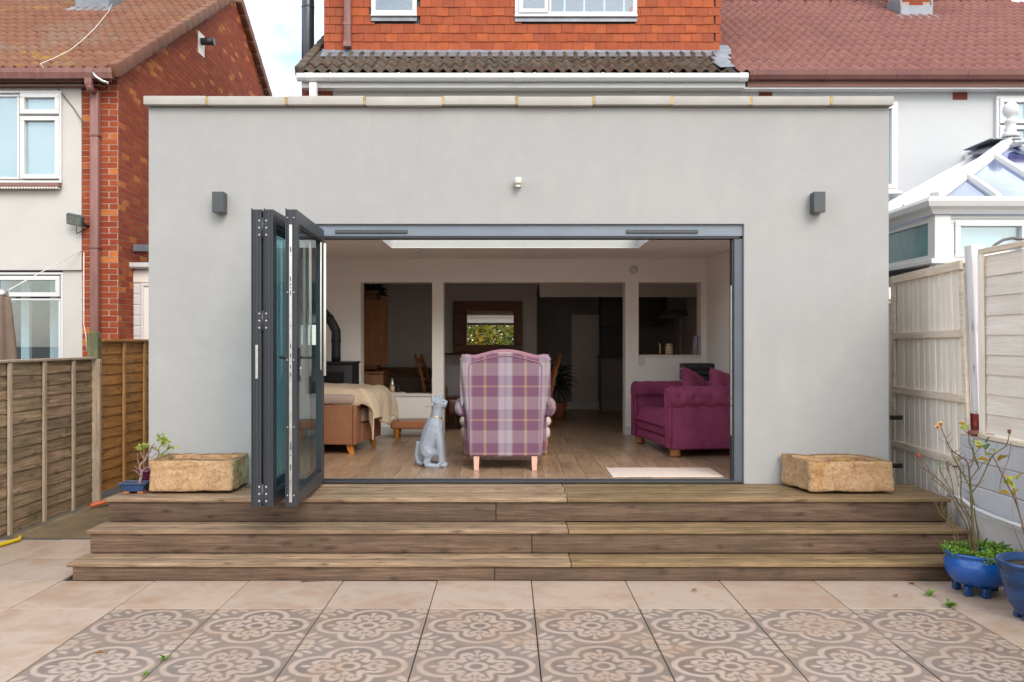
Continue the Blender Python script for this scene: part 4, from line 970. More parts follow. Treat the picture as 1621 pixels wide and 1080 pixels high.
MB().box(X_(192), X_(270), ly - .0, ly + .029, Z_(447), Z_(428)).build('fascia', MT['upvc_cream'], ln)
gutter(ln, X_(187) , X_(280), ly - .08, PZ(416, ly - .08), 'upvc', (206,), h=.075)
MB().prism([(ly - .05, Z_(421)), (ly + 2.4, PZ(391, ly) + .25), (ly + 2.4, PZ(391, ly) + .2), (ly - .05, Z_(424))], 'x', LX + .01, -2.9).build('roof', MT['felt'], ln)
MB().hexa([(LX + .006, ly - .0, PZ(398, ly)), (LX + .03, ly - .0, PZ(398, ly)), (LX + .03, ly + 2.4, PZ(398, ly) + .25), (LX + .006, ly + 2.4, PZ(398, ly) + .25), (LX + .006, ly, PZ(387, ly)), (LX + .03, ly, PZ(387, ly)), (LX + .03, ly + 2.4, PZ(387, ly) + .25), (LX + .006, ly + 2.4, PZ(387, ly) + .25)]).build('lead_flashing', MT['lead'], ln)

# ------------------------------------------------------------------ left fences
def lap_fence(name, label, x, y0, y1, z0, z1, nb, mb, mt_, mtop, seed, grp=None):
    rnd = random.Random(seed)
    t = thing(name, label, 'fence', (x, (y0 + y1) / 2, 0), grp)
    h = (z1 - z0) / nb
    for i in range(nb):
        za = z0 + i * h - .012; zb = z0 + (i + 1) * h + .012
        n = 7; top = []; bot = []
        for k in range(n + 1):
            yy = y0 + (y1 - y0) * k / n; top.append((yy, zb + rnd.uniform(-.006, .006))); bot.append((yy, za + rnd.uniform(-.010, .010)))
        m = MB()
        vs = [(x + .010, yy, zz) for yy, zz in bot] + [(x - .002, yy, zz) for yy, zz in top] + [(x - .002, yy, zz) for yy, zz in bot] + [(x - .010, yy, zz) for yy, zz in top]
        k = n + 1; fs = []
        for j in range(n):
            fs += [(j, j + 1, k + j + 1, k + j), (2 * k + j, 3 * k + j, 3 * k + j + 1, 2 * k + j + 1), (j, 2 * k + j, 2 * k + j + 1, j + 1), (k + j, k + j + 1, 3 * k + j + 1, 3 * k + j)]
        m.add(vs, fs); m.build('slat', MT[mb], t)
    return t
bat = lambda t, x, y, z0, z1, w, mt_, nm='batten', d=.022: MB().cbox(x + .0165, x + .0165 + d, y - w / 2, y + w / 2, z0, z1, .003).build(nm, MT[mt_], t)
FX = -4.27
f1 = lap_fence('lap_fence', 'weathered dark lap fence left of the steps, its battens bleached pale', FX, 5.45, 9.13, .05, 1.50, 14, 'fence_dark', None, None, 3)
for p in (16, 71, 117, 152): bat(f1, FX, 1407 * 4.24 / (803 - p), .03, 1.50, .05, 'fence_batten')
for y in (7.02, 6.45, 5.9, 5.47): bat(f1, FX, y, .03, 1.50, .05, 'fence_batten')
MB().cbox(FX - .03, FX + .045, 5.44, 9.14, 1.501, 1.525, .004).build('top_rail', MT['fence_batten'], f1)
f2 = lap_fence('lap_fence', 'newer orange-brown lap fence between the green post and the extension', FX - .02, 9.34, 11.16, .1, 1.68, 14, 'fence_orange', None, None, 5)
for p in (197, 229): bat(f2, FX - .02, 1407 * 4.26 / (803 - p), .1, 1.68, .05, 'fence_orange_batten')
MB().cbox(FX - .05, FX + .03, 9.33, 11.17, 1.681, 1.71, .004).build('top_rail', MT['fence_orange'], f2)
pst = thing('fence_post', 'mossy green fence post between the dark and orange fences', 'post', (FX, 9.24, 0))
MB().prism([(FX - .08, 0), (FX + .03, 0), (FX + .03, 1.72), (FX + .015, 1.775), (FX - .03, 1.80), (FX - .08, 1.76)], 'y', 9.20, 9.30).build('post', MT['post_green'], pst, bevel=.008)
MB().cbox(FX - .02, FX + .075, 9.15, 9.198, 0, 1.50, .005).build('cover_strip', MT['fence_batten'], pst)
# folded parasol behind the fence
um = thing('folded_parasol', 'folded brown parasol with silver cap behind the dark fence', 'parasol', (-5.72, 10.2, 0))
ux, uy = PX(3, 10.2), 10.2
rings = []
for z, r in ((PZ(570, uy) - .5, .13), (PZ(570, uy), .155), (PZ(530, uy), .13), (PZ(490, uy), .10), (PZ(472, uy), .085), (PZ(470, uy), .07)):
    rings.append([(ux + r * (1 + .16 * math.cos(5 * a)) * math.cos(a), uy + r * (1 + .16 * math.cos(5 * a)) * math.sin(a), z) for a in [2 * math.pi * k / 40 for k in range(40)]])
MB().loft(rings).build('canopy', MT['parasol_cloth'], um)
MB().lathe([(.03, 0), (.07, .005), (.072, .05), (.05, .085), (.015, .10)], (ux, uy, PZ(471, uy)), 16).build('cap', MT['steel'], um)
MB().tube([(ux, uy, 0), (ux, uy, PZ(572, uy))], .022, 8).build('pole', MT['steel'], um)

# ================================================================== RIGHT SIDE
gw = thing('garden_wall', 'low pale painted block wall behind the blue pots', 'wall', (3.54, 5.6, 0))
WX = 3.54
MB().box(WX + .006, WX + .22, 3.6, 6.96, 0, .955).build('wall_core', MT['mortar'], gw)
bz = [.40, .585, .77, .952]
for r in range(3):
    y = 3.6 + (.22 if r % 2 else 0)
    while y < 6.95:
        y1 = min(y + .44, 6.955)
        MB().cbox(WX + random.uniform(-.001, .002), WX + .21, y + .003, y1 - .003, bz[r] + .003, bz[r + 1] - .002, .006).build('block', MT['block_paint'], gw); y += .44
MB().box(WX - .035, WX + .2, 3.6, 6.958, 0, .395).build('plinth', MT['plinth_paint'], gw, bevel=.012)
cb = MB(); pts = []
for px, py in ((1497, 783), (1520, 789), (1540, 805), (1570, 818), (1600, 829), (1640, 842)):
    Y = F * 3.47 / (px - VX); pts.append((WX - .06 if Y < 6.9 else WX - .05, Y, PZ(py, Y)))
cb.tube(pts, .016, 8)
solo(cb, 'waste_pipe', MT['upvc'], 'thin white pipe running along the pale garden wall', 'pipe')
# gate of upright boards, leaning a little
gate = thing('side_gate', 'cream painted gate of upright boards right of the extension', 'gate', (3.62, 7.6, 0))
gA, gB = Vector((3.615, 6.865)), Vector((3.69, 8.42))
def gp(s, off, z):       # s along from near end, off towards the garden, lean at the near end
    p = gA + (gB - gA) * s; n = Vector((-1, .1)).normalized()
    lean = (1 - s) * -.075 * (z - .5) / 1.8
    return (p.x + n.x * off + lean, p.y + n.y * off, z)
def gbox(m, s0, s1, o0, o1, z00, z01, z10, z11):      # bottom z00..z01, top z10..z11 at the two ends
    m.hexa([gp(s0, o0, z00), gp(s1, o0, z01), gp(s1, o1, z01), gp(s0, o1, z00), gp(s0, o0, z10), gp(s1, o0, z11), gp(s1, o1, z11), gp(s0, o1, z10)]); return m
N = 13
for i in range(N):
    a, b = i / N, (i + 1) / N
    gbox(MB(), a + .0022, b - .0022, random.uniform(-.004, .004), .018 + random.uniform(-.002, .003), .03, .03, 2.25, 2.25).build('board', MT['cream_board'], gate, bevel=.007)
for zc, h in ((2.262, .035), (1.735, .03), (1.23, .032), (.72, .032)):
    dz = random.uniform(-.015, .015)
    gbox(MB(), -.01, 1.01, .0215, .05, zc - h + dz, zc - h, zc + h + dz, zc + h).build('rail', MT['cream_rail'], gate, bevel=.004)
gbox(MB(), .965, 1.02, .022, .045, .5, .5, 2.22, 2.22).build('stile', MT['cream_rail'], gate)
gbox(MB(), -.012, .028, .0225, .045, .5, .5, 2.22, 2.22).build('stile', MT['cream_rail'], gate)
gp_ = thing('gate_post', 'white peeling post with red metal sleeve beside the gate', 'post', (3.6, 6.8, .9))
def lean_box(m, x0, x1, y0, y1, z0, z1, k=-.045):
    f = lambda z: k * (z - 1.0)
    return m.hexa([(x0 + f(z0), y0, z0), (x1 + f(z0), y0, z0), (x1 + f(z0), y1, z0), (x0 + f(z0), y1, z0), (x0 + f(z1), y0, z1), (x1 + f(z1), y0, z1), (x1 + f(z1), y1, z1), (x0 + f(z1), y1, z1)])
px0, px1 = PX(1546, 6.8), PX(1562, 6.8)
lean_box(MB(), px0, px1 + .03, 6.76, 6.87, .958, 2.42).build('post', MT['white_post'], gp_, bevel=.008)
lean_box(MB(), px0 - .006, px1 + .036, 6.752, 6.878, PZ(693, 6.76), PZ(656, 6.76)).box(px0 - .03, px0 - .007, 6.77, 6.80, PZ(676, 6.76), PZ(668, 6.76)).build('sleeve', MT['red_paint'], gp_, bevel=.003)
MB().tube([(px0 + .03, 6.74, PZ(693, 6.76)), (px0 + .03, 6.74, PZ(745, 6.76)), (px0 - .03, 6.74, PZ(746, 6.76))], .007, 6).build('drop_bolt', MT['rust'], gp_)
MB().cbox(px0 - .09, px0 - .007, 6.745, 6.765, PZ(688, 6.75), PZ(682, 6.75), .004).build('bracket', MT['rust'], gp_)
# hardware in the gap
for py, lab in ((661, 'dark metal latch with chain in the gap, the upper of two'), (737, 'dark metal latch in the gap at the level of the trough')):
    Y = 8.2; z = PZ(py, Y)
    hw = thing('gate_latch', lab, 'latch', (PX(1417, Y), Y, z), 'latches on the side gate')
    MB().cbox(PX(1408, Y), PX(1427, Y), Y - .03, Y, z - .02, z + .02, .004).tube([(PX(1409, Y), Y - .04, z - .02), (PX(1413, Y), Y - .05, z + .01), (PX(1417, Y), Y - .04, z - .015)], .008, 6).build('latch_bar', MT['matt_black'], hw)
hw = thing('hinge_bracket', 'galvanised hinge on a pale block in the gap above the latches', 'hinge', (PX(1412, 8.6), 8.6, PZ(468, 8.6)))
MB().box(PX(1405, 8.6), PX(1418, 8.6), 8.57, 8.6, PZ(474, 8.6), PZ(461, 8.6)).build('strap_hinge', MT['steel'], hw)
MB().box(PX(1403, 8.6), PX(1424, 8.6), 8.601, 8.7, PZ(480, 8.6), PZ(455, 8.6)).build('mount_block', MT['white_post'], hw)
psg = thing('passage_wall', 'dark rendered wall in the gap behind the gate', 'wall', (3.6, 9, 0))
MB().box(3.26, 4.3, 9.2, 9.4, 0, 2.35).build('wall', MT['passage_wall'], psg)
# panel fence on the wall
pf = thing('painted_fence', 'cream painted board fence panel standing on the block wall', 'fence', (3.58, 5.8, .96))
PFX = 3.575
zp0, zp1 = 1.00, 2.31
nbd = 9
for i in range(nbd):
    za = zp0 + (zp1 - zp0) * i / nbd; zb = zp0 + (zp1 - zp0) * (i + 1) / nbd
    MB().hexa([(PFX - .010 + random.uniform(-.002, .002), 4.9, za), (PFX - .012, 6.66, za), (PFX + .006, 6.66, za), (PFX + .006, 4.9, za), (PFX - .002, 4.9, zb + .01), (PFX - .002, 6.66, zb + .01), (PFX + .01, 6.66, zb + .01), (PFX + .01, 4.9, zb + .01)]).build('board', MT['cream_plank'], pf)
for y in (6.64, 6.05, 5.46, 4.93):
    lean_box(MB(), PFX - .036, PFX - .0135, y - .028, y + .028, .99, 2.33, -.012).build('batten', MT['cream_board'], pf, bevel=.003)
MB().cbox(PFX - .042, PFX - .0, 4.9, 6.68, 2.331, 2.375, .005).build('top_rail', MT['cream_rail'], pf)
MB().cbox(PFX - .045, PFX + .02, 4.9, 6.67, .956, .989, .005).build('base_rail', MT['cream_rail'], pf)
hoop = MB(); pts = []
for px, py in ((1567, 396), (1576, 387), (1588, 380), (1602, 377), (1618, 379), (1640, 388)): pts.append((PX(px, 7.2), 7.2, PZ(py, 7.2)))
hoop.tube(pts, .012, 8); solo(hoop, 'garden_hoop', MT['cable_dark'], 'bent dark plastic hoop showing above the painted fence', 'hoop')

# ------------------------------------------------------------------ conservatory
cs = thing('conservatory', 'white conservatory with glass hipped roof beyond the side gate', 'conservatory', (5.9, 8.73, 0))
cx0, cy0, cwid = 4.2, 8.73, 3.44
cxm, cym = cx0 + cwid / 2, cy0 + cwid / 2; cz0 = PZ(314, cy0); cz1 = PZ(224, cym)
yh = HY - .03
def ring_gutter():
    m = MB(); prof = [(-.10, 0), (-.12, .05), (-.10, .085), (-.06, .10), (.02, .10), (.02, -.06), (-.03, -.07), (-.06, -.03)]
    path = [(cx0, yh), (cx0, cy0), (cx0 + cwid, cy0), (cx0 + cwid, yh)]
    nrm = [(1, 0), (1, 1), (-1, 1), (-1, 0)]
    rings = [[(p[0] - n[0] * -o if False else p[0] + n[0] * o, p[1] + n[1] * o, cz0 - .09 + z) for o, z in prof] for p, n in zip(path, nrm)]
    m.loft(rings, True, False); return m
ring_gutter().build('gutter', MT['upvc'], cs)
corner = [(cx0, yh), (cx0, cy0), (cx0 + cwid, cy0), (cx0 + cwid, yh)]
apex = (cxm, cym, cz1); apb = (cxm, yh, cz1)
E = lambda p: (p[0], p[1], cz0)
def thick_tri(pts, mat, nm, th=.02): 
    pts = [Vector(p) for p in pts]; nrm = (pts[1] - pts[0]).cross(pts[2] - pts[0]).normalized()
    if nrm.z < 0: nrm = -nrm
    n = len(pts); m = MB().add([tuple(p) for p in pts] + [tuple(p - nrm * th) for p in pts], [tuple(range(n)), tuple(range(n, 2 * n))[::-1]] + [(i, (i + 1) % n, n + (i + 1) % n, n + i) for i in range(n)])
    return m.build(nm, MT[mat], cs)
thick_tri([E(corner[1]), E(corner[2]), apex], 'roof_glass', 'roof_pane')
thick_tri([E(corner[0]), E(corner[1]), apex, apb], 'roof_glass', 'roof_pane')
thick_tri([E(corner[2]), E(corner[3]), apb, apex], 'roof_glass', 'roof_pane')
def bar(a, b, w=.035, h=.045, nm='glazing_bar'):
    a, b = Vector(a), Vector(b); d = (b - a).normalized(); s = d.cross(Vector((0, 0, 1))).normalized(); u = s.cross(d).normalized()
    P = lambda p, i, j: tuple(p + s * w * i + u * (j * h))
    MB().hexa([P(a, -1, -.35), P(a, 1, -.35), P(b, 1, -.35), P(b, -1, -.35), P(a, -.75, 1), P(a, .75, 1), P(b, .75, 1), P(b, -.75, 1)]).build(nm, MT['upvc'], cs, bevel=.004)
bar(E(corner[1]), apex, .055, .06, 'hip_bar'); bar(E(corner[2]), apex, .055, .06, 'hip_bar'); bar(apex, apb, .07, .07, 'ridge_bar')
for t in (.36, .72, 1.0):
    # front slope bars run straight back in plan to the hip
    for sgn in (-1, 1):
        xx = cxm + sgn * (cwid / 2) * (1 - t); h = t
        if t == 1.0 and sgn == 1: continue
        bar((xx, cy0, cz0), (xx, cy0 + (cwid / 2) * t, cz0 + (cz1 - cz0) * t))
for t in (.25, .5, .78):
    y = cy0 + (yh - cy0) * t; k = min(1, (y - cy0) / (cwid / 2))
    bar((cx0, y, cz0), (cx0 + (cwid / 2) * k, y, cz0 + (cz1 - cz0) * k))
# finial and crest
fn = MB().lathe([(.10, 0), (.09, .04), (.06, .06), (.055, .16), (.075, .18), (.05, .21), (.03, .225), (.075, .26), (.095, .31), (.085, .36), (.05, .40), (.01, .415)], (cxm, cym, cz1 + .05), 20)
fn.build('finial', MT['upvc'], cs)
MB().box(cxm - .3, cxm + .06, cym - .12, cym + .5, cz1 + .0, cz1 + .012).hexa([(cxm - .34, cym - .1, cz1 - .16), (cxm - .0, cym - .28, cz1 - .1), (cxm, cym + .3, cz1 + .06), (cxm - .3, cym + .4, cz1 - .08), (cxm - .34, cym - .1, cz1 - .13), (cxm, cym - .28, cz1 - .07), (cxm, cym + .3, cz1 + .09), (cxm - .3, cym + .4, cz1 - .05)]).hexa([(cxm, cym - .28, cz1 - .1), (cxm + .36, cym - .1, cz1 - .16), (cxm + .3, cym + .4, cz1 - .08), (cxm, cym + .3, cz1 + .06), (cxm, cym - .28, cz1 - .07), (cxm + .36, cym - .1, cz1 - .13), (cxm + .3, cym + .4, cz1 - .05), (cxm, cym + .3, cz1 + .09)]).build('apex_cap', MT['lead'], cs)
# front and side walls
zs0, zs1 = PZ(410, cy0), cz0 - .16
def CXf(p): return PX(p, cy0)
frm = MB()
frm.box(cx0, cx0 + .16, cy0, cy0 + .12, 0, zs1).box(cx0 + .161, cx0 + cwid, cy0 + .02, cy0 + .1, zs1 - .04, zs1)
frm.build('corner_post', MT['upvc'], cs, bevel=.006)
MB().cbox(cx0 - .06, cx0 + cwid + .06, cy0 - .06, cy0 + .12, zs0 - .05, zs0, .006).cbox(cx0 - .06, cx0 + .1, cy0 + .121, yh, zs0 - .05, zs0, .006).build('sill', MT['upvc'], cs)
MB().box(cx0 + .03, cx0 + cwid, cy0 + .03, cy0 + .14, 0, zs0 - .051).build('dwarf_wall', MT['white_render'], cs)
MB().box(cx0 + .031, cx0 + .14, cy0 + .141, yh, 0, zs0 - .051).build('dwarf_wall', MT['passage_wall'], cs)
window(cs, cx0 + .162, cx0 + .162 + .78, zs0 + .001, zs1 - .041, cy0 + .05, [(.06, .97, .05, .96, True)], .045, back='blind_slat', sill=False)  # white backing stands in for clouds reflected in this pane
window(cs, cx0 + .945, cx0 + 1.75, zs0 + .001, zs1 - .041, cy0 + .05, [(.06, .97, .05, .96, True)], .045, back=None, sill=False)
# side glazing
m = MB()
for (y0, y1) in ((cy0 + .121, cy0 + .17), (cy0 + 1.3, cy0 + 1.36), (yh - .08, yh)): m.box(cx0 + .01, cx0 + .09, y0, y1, zs0, zs1)
m.box(cx0 + .012, cx0 + .088, cy0 + .17, yh - .08, zs1 - .06, zs1).box(cx0 + .012, cx0 + .088, cy0 + .17, yh - .08, zs0, zs0 + .05)
m.build('side_frame', MT['upvc'], cs, bevel=.004)
MB().box(cx0 + .04, cx0 + .055, cy0 + .171, cy0 + 1.299, zs0 + .051, zs1 - .061).box(cx0 + .04, cx0 + .055, cy0 + 1.361, yh - .081, zs0 + .051, zs1 - .061).build('side_pane', MT['teal_glass'], cs)
# ================================================================== OBJECTS OUTSIDE
def lamp(px, label):
    x0, x1 = PX(px - 9.5, WY - .05), PX(px + 8.5, WY - .05); z0, z1 = PZ(339, WY), PZ(307, WY)
    t = thing('wall_light', label, 'wall light', ((x0 + x1) / 2, WY, (z0 + z1) / 2), 'lights on the extension wall')
    m = MB().cbox(x0, x1, WY - .115, WY - .012, z0, z1, .003)
    m.build('body', MT['lamp_grey'], t)
    MB().box(x0 + .015, x1 - .015, WY - .012, WY - .0005, z0 + .02, z1 - .02).build('wall_plate', MT['matt_black'], t)
    MB().box(x0 + .012, x1 - .012, WY - .10, WY - .03, z0 - .002, z0 + .001).build('lens', MT['lens_glass'], t)
lamp(349, 'dark grey box wall light left of the folding door')
lamp(1294, 'dark grey box wall light right of the opening')
sn = thing('motion_sensor', 'small cream motion sensor on the wall above the opening', 'sensor', (PX(820, WY), WY, PZ(291, WY)))
sx_, sz_ = PX(820, WY), PZ(290, WY)
MB().cbox(sx_ - .03, sx_ + .03, WY - .03, WY - .0005, sz_ - .035, sz_ + .02, .006, 2).build('base', MT['sensor_cream'], sn)
MB().cbox(sx_ - .028, sx_ + .03, WY - .09, WY - .031, sz_ - .02, sz_ + .036, .012, 2).build('head', MT['sensor_cream'], sn)
MB().lathe([(.022, 0), (.02, .012), (.012, .02), (.002, .023)], (sx_, WY - .062, sz_ - .045), 12).build('lens', MT['cable_white'], sn)

def trough(label, corners, z0, z1, wall, floor, seed):
    bm = bmesh.new(); c = [Vector(p) for p in corners]; ctr = sum(c, Vector((0, 0))) / 4
    inn = [p + (ctr - p).normalized() * wall * 1.4 for p in c]
    rings = [[bm.verts.new((p.x * 1, p.y, z0)) for p in c], [bm.verts.new((p.x, p.y, z1)) for p in c], [bm.verts.new((p.x, p.y, z1 - .006)) for p in inn], [bm.verts.new((p.x, p.y, floor)) for p in inn]]
    bm.faces.new(rings[0][::-1]); bm.faces.new(rings[3])
    for k in range(3):
        for i in range(4): j = (i + 1) % 4; bm.faces.new((rings[k][i], rings[k][j], rings[k + 1][j], rings[k + 1][i]))
    bmesh.ops.subdivide_edges(bm, edges=bm.edges[:], cuts=22, use_grid_fill=True)
    for _ in range(4): bmesh.ops.smooth_vert(bm, verts=bm.verts[:], factor=.5, use_axis_x=True, use_axis_y=True, use_axis_z=True)
    bmesh.ops.recalc_face_normals(bm, faces=bm.faces[:])
    bm.normal_update()
    for v in bm.verts:
        p = v.co * 7 + Vector((seed, 0, 0)); q = v.co * 26 + Vector((seed, 3, 0))
        v.co += v.normal * (mnoise.noise(p) * .013 + mnoise.noise(q) * .007 + mnoise.noise(v.co * 60) * .004)
    me = bpy.data.meshes.new('stone_trough'); org = Vector((ctr.x, ctr.y, z0))
    for v in bm.verts: v.co -= org
    bm.to_mesh(me); bm.free(); me.materials.append(MT['sandstone'])
    for p in me.polygons: p.use_smooth = True
    t = thing('stone_trough', label, 'trough', org)
    o = link(bpy.data.objects.new('basin', me)); o.parent = t; ORG[o.name] = org
    MB().box(corners[0][0] + .08, corners[1][0] - .1, corners[0][1] + .08, corners[2][1] - .1, DZ + .001, z0 + .01).build('prop', MT['soil'], t)
    return t
tl = trough('shallow sandstone trough left of the folding door beside the bonsai', [(-2.83, 7.0), (-2.16, 7.0), (-2.17, 7.47), (-2.84, 7.47)], DZ + .018, .742, .055, .70, 1.)
tr_ = trough('sandstone trough with hollow open top at the right end of the deck', [(2.385, 7.0), (3.05, 7.0), (2.97, 7.48), (2.295, 7.48)], DZ + .018, .735, .06, .62, 9.)
solo(MB().tube([(2.58, 7.05, .742), (2.72, 7.045, .740)], .004, 5), 'plant_tag', MT['leaf_yellow'], 'thin yellow stick on the rim of the right trough', 'stick')

def leaf_mesh(mat, l=.05, w=.03, fold=.25, name='leaf'):
    m = MB(); pts = [(0, 0, 0), (w * .42, l * .3, fold * w), (w * .5, l * .55, fold * w), (0, l, -l * .12), (-w * .5, l * .55, fold * w), (-w * .42, l * .3, fold * w), (0, l * .5, -.0)]
    m.add(pts, [(0, 1, 6), (1, 2, 6), (2, 3, 6), (3, 4, 6), (4, 5, 6), (5, 0, 6)], True); return m.mesh(name, mat, fix=False)
def foliage(m, c, rx, ry, rz, n, l, rnd, up=.3, w=.6):
    for _ in range(n):
        while True:
            p = Vector((rnd.uniform(-1, 1), rnd.uniform(-1, 1), rnd.uniform(-1, 1)))
            if p.length < 1: break
        p = Vector((c[0] + p.x * rx, c[1] + p.y * ry, c[2] + p.z * rz))
        d = Vector((rnd.gauss(0, 1), rnd.gauss(0, 1), rnd.gauss(up, .8))).normalized(); s = d.cross(Vector((rnd.gauss(0, 1), rnd.gauss(0, 1), rnd.gauss(0, 1)))).normalized()
        k = l * rnd.uniform(.6, 1.25); h = s * k * w * .5; nn = d.cross(s) * k * .12
        m.add([tuple(p), tuple(p + d * k * .5 + h + nn), tuple(p + d * k), tuple(p + d * k * .5 - h + nn)], [(0, 1, 2), (0, 2, 3)])

# blue bowl pot and the rose
PY = 5.95; pxc = PX(1549, PY)
pot = thing('plant_pot', 'glossy blue bowl pot on feet holding the rose bush', 'pot', (pxc, PY, 0))
prof = [(.10, .052), (.155, .075), (.195, .12), (.212, .17), (.212, .21), (.20, .24), (.195, .25), (.206, .262), (.212, .272), (.205, .28), (.190, .278), (.183, .25), (.19, .20), (.02, .20)]
MB().lathe(prof, (pxc, PY, 0), 48).build('bowl', MT['blue_glaze'], pot)
MB().lathe([(.178, .0), (.12, .012), (.01, .02)], (pxc, PY, .235), 24).build('soil', MT['soil'], pot)
for a in (-100, 20, 140, 215):
    ax, ay = pxc + .135 * math.cos(R(a)), PY + .135 * math.sin(R(a))
    MB().cbox(ax - .024, ax + .024, ay - .024, ay + .024, 0, .066, .008, 2).build('foot', MT['navy_glaze'], pot)
rs = thing('rose_bush', 'leggy rose bush with bare stems and yellow leaves in the blue bowl', 'rose bush', (pxc, PY, .25))
def zpts(raw, Y0, dy=0., seed=0, sc=4.91, ox=1420, oy=640):
    rr = random.Random(seed); out = []; n = len(raw)
    for i, (a, b) in enumerate(raw):
        Y = Y0 + dy * i / max(1, n - 1) + (rr.uniform(-.015, .015) if 0 < i < n - 1 else 0)
        px, py = ox + a / sc, oy + b / sc; out.append((PX(px, Y), Y, PZ(py, Y)))
    return out
def smooth_path(p, k=3):
    for _ in range(k - 1):
        q = [p[0]]
        for a, b in zip(p[:-1], p[1:]): q += [tuple(Vector(a).lerp(Vector(b), .28)), tuple(Vector(a).lerp(Vector(b), .72))]
        p = q + [p[-1]]
    return p
stems = [
 ([(592, 1160), (590, 980), (580, 800), (575, 680), (565, 580), (560, 500)], .009, 0.0),
 ([(580, 690), (650, 600), (700, 480), (720, 440), (740, 400), (800, 355), (850, 330), (875, 232)], .005, -.10),
 ([(560, 520), (550, 440), (480, 400), (415, 355), (370, 250), (340, 175)], .0048, .06),
 ([(600, 1150), (570, 960), (540, 850), (480, 780), (440, 700), (340, 600), (250, 525), (205, 500), (170, 410)], .005, -.12),
 ([(570, 1150), (550, 950), (480, 830), (430, 720), (380, 660), (300, 600), (265, 580)], .005, .05),
 ([(610, 1150), (600, 970), (555, 850), (500, 760), (490, 650), (505, 600), (480, 470), (435, 405)], .005, .12),
 ([(600, 780), (570, 650), (520, 560), (460, 450), (432, 410)], .004, -.04),
 ([(565, 590), (620, 520), (640, 480), (600, 400), (590, 330), (605, 270)], .004, .08),
 ([(560, 500), (600, 440), (585, 330), (555, 290), (560, 240)], .004, -.05),
 ([(440, 690), (360, 570), (338, 520), (330, 490)], .003, .0),
 ([(440, 700), (420, 560), (385, 500), (388, 460)], .003, .04),
 ([(480, 640), (470, 560), (445, 500), (440, 480)], .003, -.03),
 ([(540, 590), (510, 520), (520, 480), (470, 430)], .003, .03),
 ([(470, 1130), (420, 920), (345, 870), (320, 820), (285, 740)], .004, -.06),
 ([(500, 1140), (470, 1010), (430, 900), (350, 840), (345, 760)], .003, -.02),
 ([(620, 1150), (640, 1010), (615, 930), (600, 800)], .006, .03),
 ([(330, 930), (470, 965), (630, 1003)], .003, -.14),
 ([(680, 1070), (705, 1040)], .006, -.1),
 ([(340, 700), (300, 660), (270, 590)], .003, .02), ([(250, 525), (230, 470), (205, 440)], .003, -.1), ([(640, 510), (660, 460), (700, 440)], .003, .02),
 ([(620, 470), (600, 420), (570, 440), (550, 480)], .003, .05), ([(420, 360), (440, 400), (500, 430)], .003, .06),
]
for i, (raw, r, dy) in enumerate(stems):
    p = smooth_path(zpts(raw, PY, dy, i)); n = len(p)
    MB().tube(p, [r * (1.15 - .55 * k / (n - 1)) for k in range(n)], 6).build('stem', MT['stem_brown'] if i in (2, 3, 16) else MT['stem_green'], rs)
rt_ = random.Random(21)
for i, (raw, r, dy) in enumerate(stems[:15]):
    p = smooth_path(zpts(raw, PY, dy, i)); n = len(p)
    for _ in range(5):
        k = rt_.randrange(n // 3, n); q = Vector(p[k]); d = Vector((rt_.gauss(0, .7), rt_.gauss(0, .5), rt_.uniform(.1, 1))).normalized(); ln_ = rt_.uniform(.03, .10)
        mid = q + d * ln_ * .5 + Vector((rt_.uniform(-.012, .012), rt_.uniform(-.012, .012), 0))
        MB().tube([tuple(q), tuple(mid), tuple(q + d * ln_ + Vector((0, 0, .01)))], [.0022, .0018, .001], 5).build('twig', MT['stem_brown'] if rt_.random() < .5 else MT['stem_green'], rs)
lm_y = leaf_mesh(MT['leaf_yellow'], .075, .06); lm_g = leaf_mesh(MT['leaf_green'], .06, .045); lm_l = leaf_mesh(MT['leaf_lime'], .062, .05)
def put_leaf(par, me, a, b, Y, s=1, seed=0, sc=4.91):
    rr = random.Random(seed * 7 + 1); px, py = 1420 + a / sc, 640 + b / sc
    piece('leaf', me, par, (PX(px, Y), Y, PZ(py, Y)), (rr.uniform(.2, 1.2), rr.uniform(-.6, .6), rr.uniform(0, 6.28)), (s, s, s))
for i, (a, b, me, s) in enumerate([(510, 190, lm_l, .9), (540, 175, lm_y, .8), (700, 305, lm_g, 1.), (650, 340, lm_l, 1.), (690, 360, lm_g, 1.2), (690, 400, lm_l, 1.), (725, 450, lm_y, 1.2), (775, 450, lm_y, 1.2), (780, 375, lm_l, 1.1), (645, 350, lm_y, .7), (320, 480, lm_g, .8), (530, 200, lm_l, .8), (660, 320, lm_g, .8)]):
    put_leaf(rs, me, a, b, PY - .06 + (i % 3) * .03, s, i)
pet = leaf_mesh(MT['rose_petal'], .022, .022, .4, 'petal')
for k, (a, b) in enumerate([(312, 178), (335, 152)]):
    px, py = 1420 + a / 4.91, 640 + b / 4.91; cx_, cz_ = PX(px, PY + .06), PZ(py, PY + .06)
    MB().lathe([(.004, -.008), (.010, -.004), (.011, .004), (.004, .009)], (cx_, PY + .06, cz_), 8).build('rose_hip', MT['leaf_brown'], rs)
    for j in range(6): piece('petal', pet, rs, (cx_, PY + .055, cz_), (R(70), R(j * 60), 0))
sep = leaf_mesh(MT['leaf_brown'], .026, .01, .2, 'sepal')
